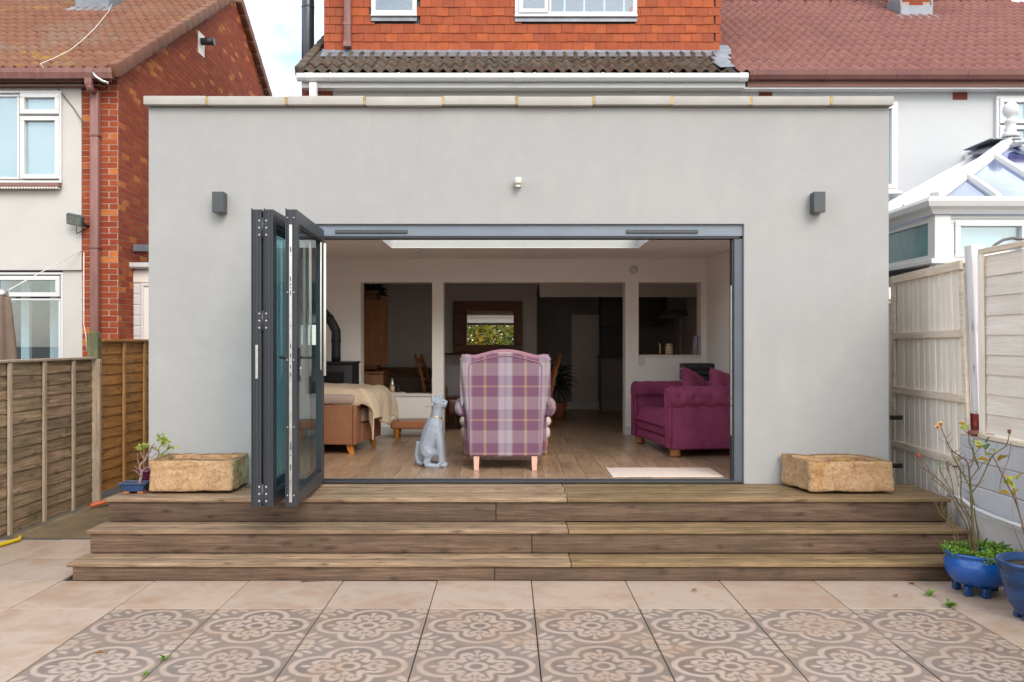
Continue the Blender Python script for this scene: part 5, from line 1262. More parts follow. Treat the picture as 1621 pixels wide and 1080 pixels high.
for a, b, m_ in ((872, 215, 'leaf_brown'), (166, 402, 'rose_hip')):
    px, py = 1420 + a / 4.91, 640 + b / 4.91; yy = PY - .1; cx_, cz_ = PX(px, yy), PZ(py, yy)
    MB().lathe([(.003, -.014), (.010, -.007), (.012, .002), (.008, .011), (.003, .013)], (cx_, yy, cz_), 8).build('rose_hip', MT[m_], rs)
    for j in range(5): piece('sepal', sep, rs, (cx_, yy, cz_ + .008), (R(25), 0, R(j * 72)))
gc = MB(); rr = random.Random(4)
for ang in range(0, 360, 14):
    a = R(ang + rr.uniform(-6, 6)); rad = rr.uniform(.09, .19)
    foliage(gc, (pxc + rad * math.cos(a), PY + rad * math.sin(a), .275 + rr.uniform(0, .02)), .045, .045, .03, 55, .022, rr, .4, .8)
foliage(gc, (pxc - .02, PY - .19, .262), .07, .03, .04, 90, .02, rr, .1, .8); foliage(gc, (pxc + .13, PY - .15, .262), .05, .04, .05, 80, .022, rr, .1, .8)
gco = solo(gc, 'ground_cover', MT['leaf_bright'], 'bright green creeping plants spilling over the blue bowl rim', 'plants', org=(pxc, PY, .26)); gco['kind'] = 'stuff'
bl = leaf_mesh(MT['leaf_green'], .10, .055, .2)
wp = thing('weed_plant', 'broad-leaved green weed at the right rim of the blue bowl', 'weed', (pxc + .13, PY - .03, .27))
for j, (a, t, s) in enumerate([(-85, 55, 1.1), (-60, 30, .9), (-110, 70, 1.), (40, 40, .8), (-20, 50, .8), (100, 45, .8)]): piece('leaf', bl, wp, (pxc + .12, PY - .03, .275), (R(90 - t), 0, R(a)), (s, s, s))

# second pot, ribbed, at the frame's edge
P2Y = 5.38; p2x = PX(1641, P2Y)
pot2 = thing('plant_pot', 'dark blue ribbed pot at the right edge of the patio', 'pot', (p2x, P2Y, 0))
prof = [(.11, .03)]
for i in range(9):
    z = .045 + i * .031; r0 = .125 + .085 * (i / 8) ** .7; prof += [(r0 - .004, z), (r0 + .004, z + .014)]
prof += [(.205, .325), (.222, .335), (.226, .35), (.214, .358), (.20, .352), (.192, .30), (.02, .30)]
MB().lathe(prof, (p2x, P2Y, 0), 48).build('bowl', MT['navy_glaze'], pot2)
MB().lathe([(.194, 0), (.1, .01), (.01, .012)], (p2x, P2Y, .312), 24).build('soil', MT['soil'], pot2)
for a in (-150, -60, 60, 150): MB().cbox(p2x + .10 * math.cos(R(a)) - .02, p2x + .10 * math.cos(R(a)) + .02, P2Y + .10 * math.sin(R(a)) - .02, P2Y + .10 * math.sin(R(a)) + .02, 0, .035, .006).build('foot', MT['navy_glaze'], pot2)
r2 = thing('climbing_rose', 'single reddish rose cane with yellow leaves in the ribbed pot', 'rose', (p2x, P2Y, .32))
p = smooth_path(zpts([(1060, 1250), (985, 980), (930, 760), (850, 610), (780, 470), (730, 380)], P2Y - .02, .12, 3)); n = len(p)
MB().tube(p, [.006 - .003 * k / n for k in range(n)], 6).build('stem', MT['stem_brown'], r2)
p = smooth_path(zpts([(975, 975), (930, 740), (905, 640), (870, 565)], P2Y - .02, .1, 5)); MB().tube(p, .003, 6).build('stem', MT['stem_green'], r2)
for raw in ([(1000, 1180), (940, 1050), (915, 970), (895, 940)], [(820, 520), (870, 440), (885, 300)], [(800, 700), (800, 590), (840, 510)]):
    MB().tube(smooth_path(zpts(raw, P2Y + .05, .05, 2)), .0025, 5).build('stem', MT['stem_brown'], r2)
for i, (a, b, me, s) in enumerate([(875, 612, lm_y, 1.), (865, 630, lm_l, 1.), (930, 590, lm_y, .8), (918, 655, lm_l, 1.1), (885, 710, lm_y, 1.), (905, 722, lm_y, .9), (890, 600, lm_l, .8)]): put_leaf(r2, me, a, b, P2Y + .04, s, i + 30)
MB().lathe([(.0, 0), (.03, .012), (.035, .03), (.0, .035)], (p2x - .06, P2Y - .05, .315), 7).build('dead_leaf', MT['leaf_brown'], r2)

# bonsai tray, bonsai, purple pot
by = 7.06; bxc = PX(215, by)
tray = thing('bonsai_tray', 'small blue glazed bonsai tray with terracotta feet on the deck', 'tray', (bxc, by, DZ))
def ringrect(x, y, hx, hy, z): return [(x - hx, y - hy, z), (x + hx, y - hy, z), (x + hx, y + hy, z), (x - hx, y + hy, z)]
MB().loft([ringrect(bxc, by, .078, .055, DZ + .018), ringrect(bxc, by, .095, .068, DZ + .072), ringrect(bxc, by, .108, .08, DZ + .076), ringrect(bxc, by, .108, .08, DZ + .088), ringrect(bxc, by, .092, .066, DZ + .086), ringrect(bxc, by, .09, .064, DZ + .07)], True, False).build('tray', MT['tray_blue'], tray, bevel=.003)
MB().box(bxc - .09, bxc + .09, by - .064, by + .064, DZ + .071, DZ + .08).build('soil', MT['soil'], tray)
for sx1 in (-1, 1): MB().cbox(bxc + sx1 * .055 - .022, bxc + sx1 * .055 + .022, by - .055, by + .055, DZ + .0, DZ + .019, .004).build('foot', MT['terracotta'], tray)
bon = thing('bonsai_tree', 'twisted bare bonsai with few yellow-green leaves in the blue tray', 'bonsai', (bxc, by, DZ + .08))
S7 = 6.754
def bz_(raw, Y0, seed): return zpts(raw, Y0, 0, seed, S7, 180, 660)
for i, (raw, r) in enumerate([([(275, 715), (290, 650), (300, 590), (270, 540), (300, 490), (340, 470), (350, 410), (390, 380), (400, 320), (440, 290)], .012), ([(285, 640), (250, 580), (200, 575)], .005), ([(300, 590), (340, 545), (390, 520)], .006), ([(280, 530), (250, 440), (260, 390)], .005), ([(340, 470), (300, 420), (280, 350), (300, 310)], .005), ([(350, 420), (410, 440), (440, 400), (470, 380)], .004), ([(390, 380), (370, 300), (380, 270)], .003), ([(400, 330), (440, 330), (480, 350)], .003), ([(260, 560), (220, 520)], .003)]):
    p = smooth_path(bz_(raw, by, i)); n = len(p); MB().tube(p, [r * (1.1 - .7 * k / n) for k in range(n)], 7).build('trunk' if i == 0 else 'branch', MT['bonsai_bark'], bon)
fm = MB(); rr = random.Random(2)
for a, b in ((290, 310), (330, 305), (345, 300), (275, 340), (310, 330)):
    q = bz_([(a, b)], by, 1)[0]; foliage(fm, q, .022, .02, .018, 16, .025, rr, .2, .6)
fm.build('foliage', MT['leaf_lime'], bon)
ppx = PX(240, 7.3)
pp = thing('purple_pot', 'small purple pot behind the left sandstone trough', 'pot', (PX(232, 7.22), 7.22, DZ))
MB().lathe([(.05, 0), (.06, .10), (.07, .14), (.075, .145), (.075, .165), (.065, .165), (.06, .12), (.01, .12)], (PX(232, 7.22), 7.22, DZ), 20).build('pot', MT['purple_glaze'], pp)
yp = thing('lime_plant', 'spindly lime-leaved plant above the left sandstone trough', 'plant', (PX(236, 7.24), 7.24, DZ + .12))
for i, raw in enumerate(([(370, 600), (440, 480), (500, 420), (510, 400), (600, 330), (640, 320)], [(440, 480), (490, 400), (475, 340), (520, 290), (530, 220)], [(500, 420), (470, 350), (430, 340)])):
    p = smooth_path(zpts(raw, 7.24, 0, i, S7, 180, 660)); MB().tube(p, .0035, 5).build('stem', MT['stem_green'], yp)
fm = MB()
for a, b, n in ((515, 210, 18), (530, 250, 18), (545, 270, 10), (600, 325, 9), (630, 320, 8), (490, 420, 9), (440, 345, 5), (500, 270, 8)):
    q = zpts([(a, b)], 7.24, 0, 1, S7, 180, 660)[0]; foliage(fm, q, .022, .02, .02, n, .04, rr, .1, .55)
fm.build('foliage', MT['leaf_lime'], yp)
gp2 = MB(); rr = random.Random(8)
for i in range(22): foliage(gp2, (rr.uniform(-4.1, -3.25), rr.uniform(9.3, 10.6), rr.uniform(.03, .2)), .12, .16, .07, 60, .06, rr, .5, .5)
solo(gp2, 'ground_ivy', MT['leaf_green'], 'dark green ground plants at the foot of the orange fence', 'plants', org=(-3.7, 9.9, 0))['kind'] = 'stuff'
# litter on the ground
def weed(px, py, label, s=1, n=9, seed=1):
    Y = F * CH / (py - VY); x = PX(px, Y); rr = random.Random(seed); me = leaf_mesh(MT['leaf_bright'], .055 * s, .018 * s, .3)
    t = thing('weed', label, 'weed', (x, Y, 0))
    for i in range(n): piece('leaf', me, t, (x + rr.uniform(-.01, .01), Y + rr.uniform(-.01, .01), .003), (R(rr.uniform(10, 60)), 0, rr.uniform(0, 6.28)), [rr.uniform(.7, 1.2)] * 3)
weed(1503, 963, 'green weed in the joint nearest the blue bowl, by patterned tiles', 1.2, 12, 3)
weed(1472, 944, 'small green weed in the joint left of the blue bowl', 1.0, 8, 5)
weed(262, 1043, 'tiny green weed in the joint at the left patterned tiles', .9, 8, 9)
weed(229, 1070, 'tiny green weed at the bottom left of the patterned tiles', .6, 6, 12)
lb = leaf_mesh(MT['leaf_brown'], .05, .025, .4)
for i, (px, py, lab) in enumerate([(1420, 947, 'brown fallen leaf on plain slab left of the blue bowl'), (1449, 927, 'brown fallen leaf by the right end of the steps'), (1564, 1029, 'yellowish fallen leaf on the patterned tile at right'), (1094, 936, 'brown fallen leaf on the plain slab below the steps'), (150, 1038, 'brown fallen leaf on the left patterned tile')]):
    Y = F * CH / (py - VY); o = link(bpy.data.objects.new('fallen_leaf', lb)); o.location = (PX(px, Y), Y, .008); o.rotation_euler = (.1, .15, i * 1.3); tag(o, lab, 'leaf')
Y = F * CH / (919.0 - VY) - .05
solo(MB().tube([(PX(476, Y), Y, .006), (PX(490, Y), Y + .01, .008), (PX(514, Y), Y + .03, .006)], .004, 5), 'twig', MT['stem_brown'], 'thin reddish twig on the slabs below the left steps', 'twig')
solo(MB().tube([(-4.16, 6.9, .02), (-4.15, 7.25, .02), (-4.10, 7.46, .02), (-4.17, 7.62, .02)], .017, 8), 'garden_hose', MT['yellow_hose'], 'yellow hose end at the foot of the dark fence', 'hose')
hz = MB().tube([(-4.2, 8.95, .03), (-4.08, 9.15, .05), (-3.9, 9.45, .06), (-3.7, 9.6, .04)], .02, 7)
solo(hz, 'orange_tube', MT['orange_plastic'], 'orange tube lying on the path beside the fence post', 'tube')

# ================================================================== INDOORS
# plaid wing chair, seen from behind
ch = thing('wing_chair', 'purple plaid wing armchair with its back to the patio', 'armchair')
def outline(k=0.0):
    P = []
    R_ = [(.335, .117), (.345, .3), (.352, .46), (.372, .56), (.392, .70), (.408, .85), (.416, .96), (.412, 1.02), (.392, 1.055), (.355, 1.06), (.325, 1.045), (.30, 1.022), (.22, 1.05), (.12, 1.085), (0, 1.096)]
    for x, z in R_: P.append((x, z))
    full = P + [(-x, z) for x, z in P[-2::-1]]
    cz = .6
    return [(x * (1 - k), cz + (z - cz) * (1 - k * .7)) for x, z in full]
rings = [[(x, y, z) for x, z in outline(k)] for y, k in ((0.0, .075), (.004, .055), (.03, .012), (.07, 0), (.15, .0), (.19, .04), (.20, .10))]
MB().loft(rings, True, True).build('backrest', MT['plaid'], ch)
seam = [(-.32, .13), (-.325, .6), (-.335, .9), (-.33, .985), (-.22, 1.005), (-.12, 1.035), (0, 1.05), (.12, 1.035), (.22, 1.005), (.33, .985), (.335, .9), (.325, .6), (.32, .13)]
MB().tube(smooth_path([(x, -.002, z) for x, z in seam], 3), .006, 6).build('piping', MT['pink_trim'], ch)
tr1 = smooth_path([(-.40, .045, 1.0), (-.375, .045, 1.04), (-.33, .04, 1.035), (-.29, .035, 1.025), (-.2, .035, 1.048), (-.1, .035, 1.075), (0, .035, 1.083), (.1, .035, 1.075), (.2, .035, 1.048), (.29, .035, 1.025), (.33, .04, 1.035), (.375, .045, 1.04), (.40, .045, 1.0)], 3)
MB().tube(tr1, .024, 8).build('crest_roll', MT['pink_trim'], ch)
for s in (-1, 1):
    r_ = [[(s * (.395 + .022 * math.cos(a) * 1), y, z0 + h * math.sin(a)) for a in [2 * math.pi * k / 14 for k in range(14)]] for y, z0, h in ((.05, .82, .24), (.15, .82, .245), (.28, .80, .20), (.36, .78, .13))]
    MB().loft(r_).build('wing', MT['plaid'], ch)
    MB().tube([(s * .375, .10, .56), (s * .385, .14, .56), (s * .395, .45, .56), (s * .395, .76, .55)], [.06, .085, .09, .085], 16).build('arm', MT['plaid'], ch)
    MB().cbox(s * .345 - .04, s * .345 + .04, .16, .74, .12, .56, .02, 2).build('side_panel', MT['plaid'], ch)
    MB().hexa([(s * .265 - .022, -.012, 0), (s * .265 + .022, -.012, 0), (s * .265 + .022, .03, 0), (s * .265 - .022, .03, 0), (s * .265 - .028, .015, .13), (s * .265 + .028, .015, .13), (s * .265 + .028, .07, .13), (s * .265 - .028, .07, .13)]).build('leg', MT['pale_leg'], ch, bevel=.004)
    MB().tube([(s * .29, .70, .12), (s * .30, .72, .06), (s * .30, .72, 0)], [.03, .022, .018], 10).build('leg', MT['mid_oak'], ch)
MB().cbox(-.31, .31, .12, .76, .12, .36, .015, 2).build('seat_base', MT['plaid'], ch)
MB().cbox(-.30, .30, .2, .78, .365, .49, .05, 3).build('seat_cushion', MT['plaid'], ch)
place(ch, (PX(800, 8.1), 8.1, FZ))
# cream footstool beyond it
fs_ = thing('footstool', 'cream footstool showing on both sides of the plaid chair', 'footstool')
MB().cbox(-.475, .475, 0, .42, .30, .40, .05, 3).build('cushion', MT['cream_fabric'], fs_)
MB().cbox(-.465, .465, .01, .41, .17, .297, .05, 3).build('base', MT['cream_fabric'], fs_)
for x in (-.41, .41):
    for y in (.06, .36): MB().lathe([(.02, 0), (.028, .03), (.02, .07), (.032, .12), (.03, .18)], (x, y, 0), 12).build('leg', MT['honey_leg'], fs_)
place(fs_, (PX(800, 9.3) + .0, 9.15, FZ + .0))
# dog statue
dog = thing('dog_statue', 'pale grey faceted statue of a sitting dog by the threshold', 'statue')
def sk(pts, edges, name, mat, parent, sub=1, smooth=False):
    me = bpy.data.meshes.new(name); me.from_pydata([p[:3] for p in pts], edges, [])
    o = link(bpy.data.objects.new(name, me)); o.parent = parent; ORG[o.name] = Vector((0, 0, 0)); me.materials.append(mat)
    bm = bmesh.new(); bm.from_mesh(me); lay = bm.verts.layers.skin.verify(); bm.verts.ensure_lookup_table()
    for v, p in zip(bm.verts, pts): v[lay].radius = (p[3], p[4] if len(p) > 4 else p[3]); v[lay].use_root = (v.index == 0)
    bm.to_mesh(me); bm.free()
    m = o.modifiers.new('skin', 'SKIN'); m.use_smooth_shade = smooth; m.branch_smoothing = .4
    if sub: s = o.modifiers.new('sub', 'SUBSURF'); s.levels = sub; s.render_levels = sub
    return o
K = 1 / 1299.
def dq(x, y, yy=0): return ((x - 330) * K, yy, (985 - y) * K)
db = MB()
def limb(path, rad): db.tube(smooth_path([dq(*p) for p in path], 2), rad, 12)
limb([(250, 905), (262, 800), (290, 690), (330, 580), (365, 490), (385, 410)], [.055, .080, .084, .095, .09, .066])      # trunk and chest
limb([(375, 450), (392, 370), (400, 300), (400, 240)], [.070, .056, .052, .06])                                          # neck
limb([(362, 215), (400, 205), (440, 195)], [.045, .070, .056])                                                           # skull
limb([(430, 205), (475, 215), (518, 230)], [.052, .044, .036])                                                           # muzzle
for s in (-1, 1):
    limb([(395, 520, s * .03), (425, 640, s * .045), (440, 780, s * .05), (458, 930, s * .05)], [.055, .046, .036, .034])
    limb([(455, 950, s * .05), (490, 962, s * .05), (522, 966, s * .05)], [.026, .026, .018])
    limb([(262, 830, s * .045), (318, 790, s * .06), (335, 760, s * .062)], [.07, .07, .052])
    limb([(330, 790, s * .065), (290, 880, s * .075), (262, 945, s * .078)], [.042, .036, .03])
    limb([(262, 955, s * .078), (350, 962, s * .082), (440, 964, s * .082)], [.026, .024, .02])
    db.tube([dq(355, 190, s * .035), dq(345, 110, s * .045)] if s < 0 else [dq(440, 170, s * .03), dq(463, 100, s * .04)], [.028, .006], 8)
limb([(250, 915), (190, 955), (152, 880), (158, 760), (178, 680)], [.03, .03, .028, .024, .030])                          # tail
bo = db.build('body', MT['statue_grey'], dog)
bo.data.polygons.foreach_set('use_smooth', [False] * len(bo.data.polygons))
m = bo.modifiers.new('fuse', 'REMESH'); m.mode = 'VOXEL'; m.voxel_size = .0095; m.use_smooth_shade = False
m = bo.modifiers.new('facets', 'DECIMATE'); m.ratio = .07
for s in (-1, 1): MB().lathe([(.002, -.007), (.008, 0), (.002, .007)], (.112, s * .038, .612), 8).build('eye', MT['gloss_black'], dog)
cr = MB(); pts = [(.048 + .052 * math.cos(a), .052 * math.sin(a), .473 - .016 * math.cos(a)) for a in [2 * math.pi * k / 20 for k in range(21)]]
cr.tube(pts, .006, 6).build('collar', MT['brass'], dog)
lt = leaf_mesh(MT['brass'], .10, .03, .2, 'tag')
o = link(bpy.data.objects.new('tag', lt)); o.parent = dog; o.location = (.105, -.02, .455); o.rotation_euler = (R(-80), 0, R(20))
o = link(bpy.data.objects.new('tag', lt)); o.parent = dog; o.location = (-.005, -.02, .565); o.rotation_euler = (0, R(10), R(80)); o.scale = (.6, .6, .6)
place(dog, (PX(683, 8.36), 8.36, FZ), 0)

def puffy(m, x0, x1, y0, y1, z0, z1, c, seg=3): return m.cbox(x0, x1, y0, y1, z0, z1, c, seg)
def tufted_roll(L, r, nu, nt, flip=1, seed=0):
    """roll along local x from 0..L, tufts in a diamond layout; returns fn for grid (u along, v around)."""
    pts = []
    for i in range(nt + 1):
        for j, ang in enumerate((-40, 10, 60, 110)):
            pts.append(((i + (.5 if j % 2 else 0)) / nt * L, R(ang)))
    def fn(u, v):
        x = u * L; a = R(-95) + R(290) * v; d = 0
        for px_, pa in pts:
            dx = (x - px_); da = (a - pa) * r; q = (dx * dx + da * da)
            d += .024 * math.exp(-q / .0008)
            d += 0
        w = .006 * math.cos(2 * math.pi * x / L * nt)
        rr_ = r + .012 - d + w * .3
        return (x, rr_ * math.cos(a), rr_ * math.sin(a))
    return fn
# plum sofa
sf = thing('velvet_sofa', 'plum velvet buttoned sofa against the right wall', 'sofa')
L, D_ = 1.42, .82
MB().cbox(-L / 2 + .17, L / 2 - .17, .04, D_ - .1, .085, .30, .02, 2).build('base', MT['plum_velvet'], sf)
MB().cbox(-L / 2 + .175, L / 2 - .175, -.005, .06, .095, .185, .025, 3).cbox(-L / 2 + .175, L / 2 - .175, -.01, .06, .195, .29, .03, 3).build('front_rail', MT['plum_velvet'], sf)
m = MB()
def seatfn(u, v):
    x = (u - .5) * (L - .37); y = -.03 + v * .66; e = min(u, 1 - u, v * .9, 1 - v); k = min(1, e / .12)
    z = .30 + .135 * math.sin(k * math.pi / 2) + .012 * mnoise.noise(Vector((x * 5, y * 5, 1)))
    return (x, y, z)
m.grid(seatfn, 40, 24); m.cbox(-(L - .37) / 2, (L - .37) / 2, -.028, .63, .295, .325, .012, 2); m.build('seat_cushion', MT['plum_velvet'], sf)
for s in (-1, 1):
    x0 = s * (L / 2 - .095)
    MB().cbox(x0 - .075, x0 + .075, .0, D_, .08, .60, .02, 2).build('arm_panel', MT['plum_velvet'], sf)
    m = MB(); fn = tufted_roll(D_ + .03, .108, 0, 5)
    def af(u, v, s=s, x0=x0, fn=fn):
        a = fn(u, v); return (x0 + s * (a[1]) * 1.0, -.015 + a[0], .60 + a[2])
    m.grid(af, 90, 48); m.build('arm', MT['plum_velvet'], sf)
    MB().lathe([(.002, -.012), (.06, -.018), (.10, -.008), (.105, .0)], (0, 0, 0), 24)
    cap = MB(); rg = [[(x0 + r * math.cos(a), yy, .60 + r * math.sin(a)) for a in [2 * math.pi * k / 24 for k in range(24)]] for r, yy in ((.113, -.012), (.108, -.024), (.08, -.030), (.04, -.030), (.005, -.028))]
    cap.loft(rg).cbox(x0 - .078, x0 + .078, -.022, .005, .09, .55, .01, 2); cap.build('arm_front', MT['plum_velvet'], sf)
    bt = MB()
    for i in range(6):
        for j, ang in enumerate((-40, 10, 60, 110)):
            yb = (i + (.5 if j % 2 else 0)) / 5 * (D_ + .03) - .015; rr_ = .096
            if yb > D_: continue
            bt.lathe([(.009, -.004), (.009, .002), (.004, .006)], (x0 + s * rr_ * math.cos(R(ang)), yb, .60 + rr_ * math.sin(R(ang))), 8)
    bt.build('button', MT['plum_velvet'], sf)
    pp_ = MB().tube([(x0 - .085 * s, -.018, .09), (x0 - .085 * s, -.018, .52)], .009, 6).tube([(x0 + .08 * s, -.018, .09), (x0 + .08 * s, -.018, .52)], .009, 6)
    pp_.build('piping', MT['plum_velvet'], sf)
    for y in (.06, D_ - .08): MB().lathe([(.035, 0), (.055, .012), (.058, .03), (.05, .05), (.058, .062), (.058, .085)], (s * (L / 2 - .1), y, 0), 16).build('foot', MT['mid_oak'], sf)
MB().cbox(-L / 2 + .1, L / 2 - .1, D_ - .2, D_, .08, .62, .02, 2).build('backrest', MT['plum_velvet'], sf)
m = MB(); fn = tufted_roll(L - .1, .11, 0, 8)
def bf(u, v): a = fn(u, v); return (-(L - .1) / 2 + a[0], D_ - .10 + a[1] * .9, .615 + a[2])
m.grid(bf, 140, 40).build('back_roll', MT['plum_velvet'], sf)
place(sf, (1.565, 9.66, FZ), -81.8)
def cushion(label, loc, rot, w=.46, h=.40, th=.16):
    def fn(sg):
        def f(u, v):
            a, b = 2 * u - 1, 2 * v - 1; k = (1 - a ** 4) * (1 - b ** 4); pin = 1 - .07 * (1 - abs(a)) * abs(b) ** 2 * 0 - .06 * (1 - a * a) * abs(b) - .06 * (1 - b * b) * abs(a)
            return (a * w / 2 * pin, sg * th / 2 * max(k, 0) ** .5 + .008 * mnoise.noise(Vector((a * 3, b * 3, sg))), b * h / 2 * pin)
        return f
    m = MB().grid(fn(1), 22, 22).grid(fn(-1), 22, 22)
    o = solo(m, 'cushion', MT['plum_cushion'], label, 'cushion', 'cushions on the plum sofa'); o.location = loc; o.rotation_euler = rot
cushion('plum scatter cushion leaning at the far back of the sofa', (2.06, 9.75, FZ + .66), (R(-20), R(18), R(50)))
cushion('plum scatter cushion nearest the camera on the sofa', (2.30, 9.35, FZ + .67), (R(-18), R(14), R(35)))
# armchair at left with throw
ac = thing('fabric_armchair', 'brown fabric armchair with orange wooden legs left of the opening', 'armchair')
W_, D2 = 1.0, .95
for s in (-1, 1):
    x0 = s * (W_ / 2 - .11)
    MB().cbox(x0 - .10, x0 + .10, .02, D2, .10, .515, .015, 2).build('arm_panel', MT['brown_fabric'], ac)
    MB().cbox(x0 - .115, x0 + .115, -.0, D2, .52, .625, .045, 3).build('arm_pad', MT['taupe_fabric'], ac)
    MB().cbox(x0 - .10, x0 + .10, -.02, .019, .10, .515, .012, 2).build('arm_front', MT['brown_fabric'], ac)
    for y in (.07, D2 - .08):
        MB().hexa([(x0 - .02 + s * .03, y - .05, 0), (x0 + .025 + s * .03, y - .05, 0), (x0 + .025 + s * .03, y, 0), (x0 - .02 + s * .03, y, 0), (x0 - .045, y - .03, .105), (x0 + .045, y - .03, .105), (x0 + .045, y + .04, .105), (x0 - .045, y + .04, .105)]).build('leg', MT['honey_leg'], ac, bevel=.004)
MB().cbox(-W_ / 2 + .215, W_ / 2 - .215, -.03, D2 - .1, .11, .31, .012, 2).build('base', MT['brown_fabric'], ac)
MB().cbox(-W_ / 2 + .217, W_ / 2 - .217, -.05, D2 - .2, .315, .47, .05, 3).build('seat_cushion', MT['taupe_fabric'], ac)
MB().cbox(-W_ / 2 + .1, W_ / 2 - .1, D2 - .22, D2 + .02, .11, .78, .05, 3).build('backrest', MT['brown_fabric'], ac)
place(ac, (-1.53, 9.72, FZ), 82.7)
def throwf(u, v):
    # u: along the chair's width (near -> far), v: from the back down over the front
    x = -.49 + u * 1.02; path = v * 1.32
    if path < .86: y = .84 - path; z = .685 + .02 * math.sin(path * 5) - .0 * path
    else:
        q = path - .86; a = min(q / .16, math.pi / 2)
        if q < .25: y = -.02 - .16 * math.sin(a); z = .685 - .16 * (1 - math.cos(a))
        else: y = -.18 - .03 * (q - .25); z = .525 - (q - .25) * (1 - .25 * math.sin(u * 7))
    w = .022 * math.sin(u * 17 + v * 3) + .012 * math.sin(u * 33 + 1)
    fade = max(0, min(1, (path - .6) / .4)); y -= w * fade * 1.3; z += .008 * math.sin(u * 9 + v * 11)
    if u < .10: k = (.10 - u) / .10; z -= .16 * k * k * (1 if path > .5 else .35); x += .02 * k
    if u > .9: k = (u - .9) / .1; z -= .10 * k * k
    n = mnoise.noise(Vector((x * 6, path * 5, 2))) * .012
    return (x, y, z + n)
th_ = MB().grid(throwf, 56, 60)
tho = solo(th_, 'throw_blanket', MT['cream_throw'], 'cream throw draped over the brown armchair', 'blanket')
md = tho.modifiers.new('thick', 'SOLIDIFY'); md.thickness = .014
place(tho, (-1.53, 9.72, FZ), 82.7)
cu = MB().loft([[(-.1, .5, .70), (.12, .5, .70), (.12, .7, .72), (-.1, .7, .72)], [(-.05, .55, .80), (.06, .56, .80), (.06, .6, .80), (-.05, .6, .80)]], True, True)
# ottoman
ot = thing('ottoman', 'low tan ottoman with turned orange legs under the partition opening', 'ottoman')
MB().cbox(-.27, .27, -.17, .17, .125, .225, .025, 3).build('cushion', MT['tan_fabric'], ot)
MB().cbox(-.255, .255, -.155, .155, .222, .228, .002).build('top_panel', MT['taupe_fabric'], ot)
for x in (-.2, .2):
    for y in (-.11, .11): MB().lathe([(.018, 0), (.026, .02), (.022, .05), (.036, .08), (.036, .13)], (x, y, 0), 14).build('leg', MT['honey_leg'], ot)
place(ot, (PX(655, 10.8), 10.85, FZ))
# stove
stv = thing('wood_stove', 'black wood stove with elbowed flue pipe by the left wall', 'stove', (-2.07, 10.7, FZ))
s0, s1 = PX(500, 10.5), PX(559, 10.5); szt = PZ(573, 10.5)
MB().cbox(s0 - .12, s1 - .002, 10.45, 10.95, FZ + .08, szt - .025, .012, 2).build('body', MT['matt_black'], stv)
MB().cbox(s0 - .14, s1 + .012, 10.43, 10.97, szt - .024, szt, .006).build('top_plate', MT['matt_black'], stv)
MB().cbox(s0 + .02, s1 - .10, 10.435, 10.449, FZ + .35, szt - .12, .004).build('door', MT['gloss_black'], stv)
MB().box(s0 - .1, s1 - .05, 10.47, 10.93, FZ + .001, FZ + .08).build('plinth', MT['matt_black'], stv)
pcx = PX(532, 10.65); 
MB().tube(smooth_path([(pcx, 10.65, szt), (pcx, 10.65, PZ(535, 10.65)), (pcx, 10.65, PZ(520, 10.65)), (pcx - .16, 10.65, PZ(492, 10.65)), (pcx - .35, 10.65, PZ(465, 10.65))], 2), .056, 16).tube([(pcx, 10.65, PZ(541, 10.65)), (pcx, 10.65, PZ(538, 10.65))], .062, 16).tube([(pcx - .075, 10.65, PZ(507, 10.65)), (pcx - .105, 10.65, PZ(502, 10.65))], .065, 16).build('flue', MT['matt_black'], stv)
# leather armchair
la = thing('leather_armchair', 'dark brown leather armchair half hidden behind the plaid chair', 'armchair')
for s in (-1, 1):
    MB().cbox(s * .33 - .08, s * .33 + .08, -.1, .62, .2, .50, .02, 2).build('arm', MT['brown_leather'], la)
    MB().tube([(s * .34, -.13, .53), (s * .34, .55, .56)], [.11, .09], 16).tube([(s * .34, -.138, .53), (s * .34, -.131, .53)], [.06, .07], 16).build('arm_scroll', MT['brown_leather'], la)
    for y in (-.06, .56): MB().tube([(s * .33, y, .2), (s * .34, y - .02, .1), (s * .35, y - .04, 0)], [.035, .025, .018], 10).build('leg', MT['dark_oak'], la)
MB().cbox(-.25, .25, -.1, .6, .22, .44, .05, 3).build('seat', MT['brown_leather'], la)
MB().loft([[(x, y, z) for x in (-.36,) for y, z in ((.5, .4),)] + [(.36, .5, .4), (.36, .68, .4), (-.36, .68, .4)], [(-.38, .55, .85), (.38, .55, .85), (.38, .72, .85), (-.38, .72, .85)], [(-.33, .58, 1.02), (.33, .58, 1.02), (.33, .72, 1.02), (-.33, .72, 1.02)]], True, False).build('backrest', MT['brown_leather'], la, bevel=.03)
place(la, (PX(735, 11.6), 11.75, FZ), 8)
# dresser, table, chairs, mirror, plants
dr = thing('wooden_dresser', 'tall dark wooden dresser beyond the left partition opening', 'dresser', (-2.3, 12.5, FZ))
zt2 = PZ(466, 12.4)
MB().cbox(-2.86, PX(597, 12.3), 12.3, 12.7, 1.3, zt2, .01, 2).build('hutch', MT['dark_oak'], dr)
MB().cbox(-2.87, PX(600, 12.3), 12.26, 12.72, zt2 + .001, zt2 + .05, .012, 2).build('cornice', MT['dark_oak'], dr)
MB().cbox(-2.86, PX(607, 12.2), 12.2, 12.72, FZ, 1.24, .01, 2).build('base_cabinet', MT['mid_oak'], dr)
MB().cbox(-2.87, PX(609, 12.2), 12.17, 12.73, 1.241, 1.275, .008, 2).build('worktop', MT['mid_oak'], dr)
for i in range(2):
    xa = PX(573, 12.3) - .36 + i * .38; MB().cbox(xa, xa + .34, 12.285, 12.3, 1.36, zt2 - .08, .006).build('door', MT['mid_oak'], dr)
fp = MB(); rr = random.Random(5)
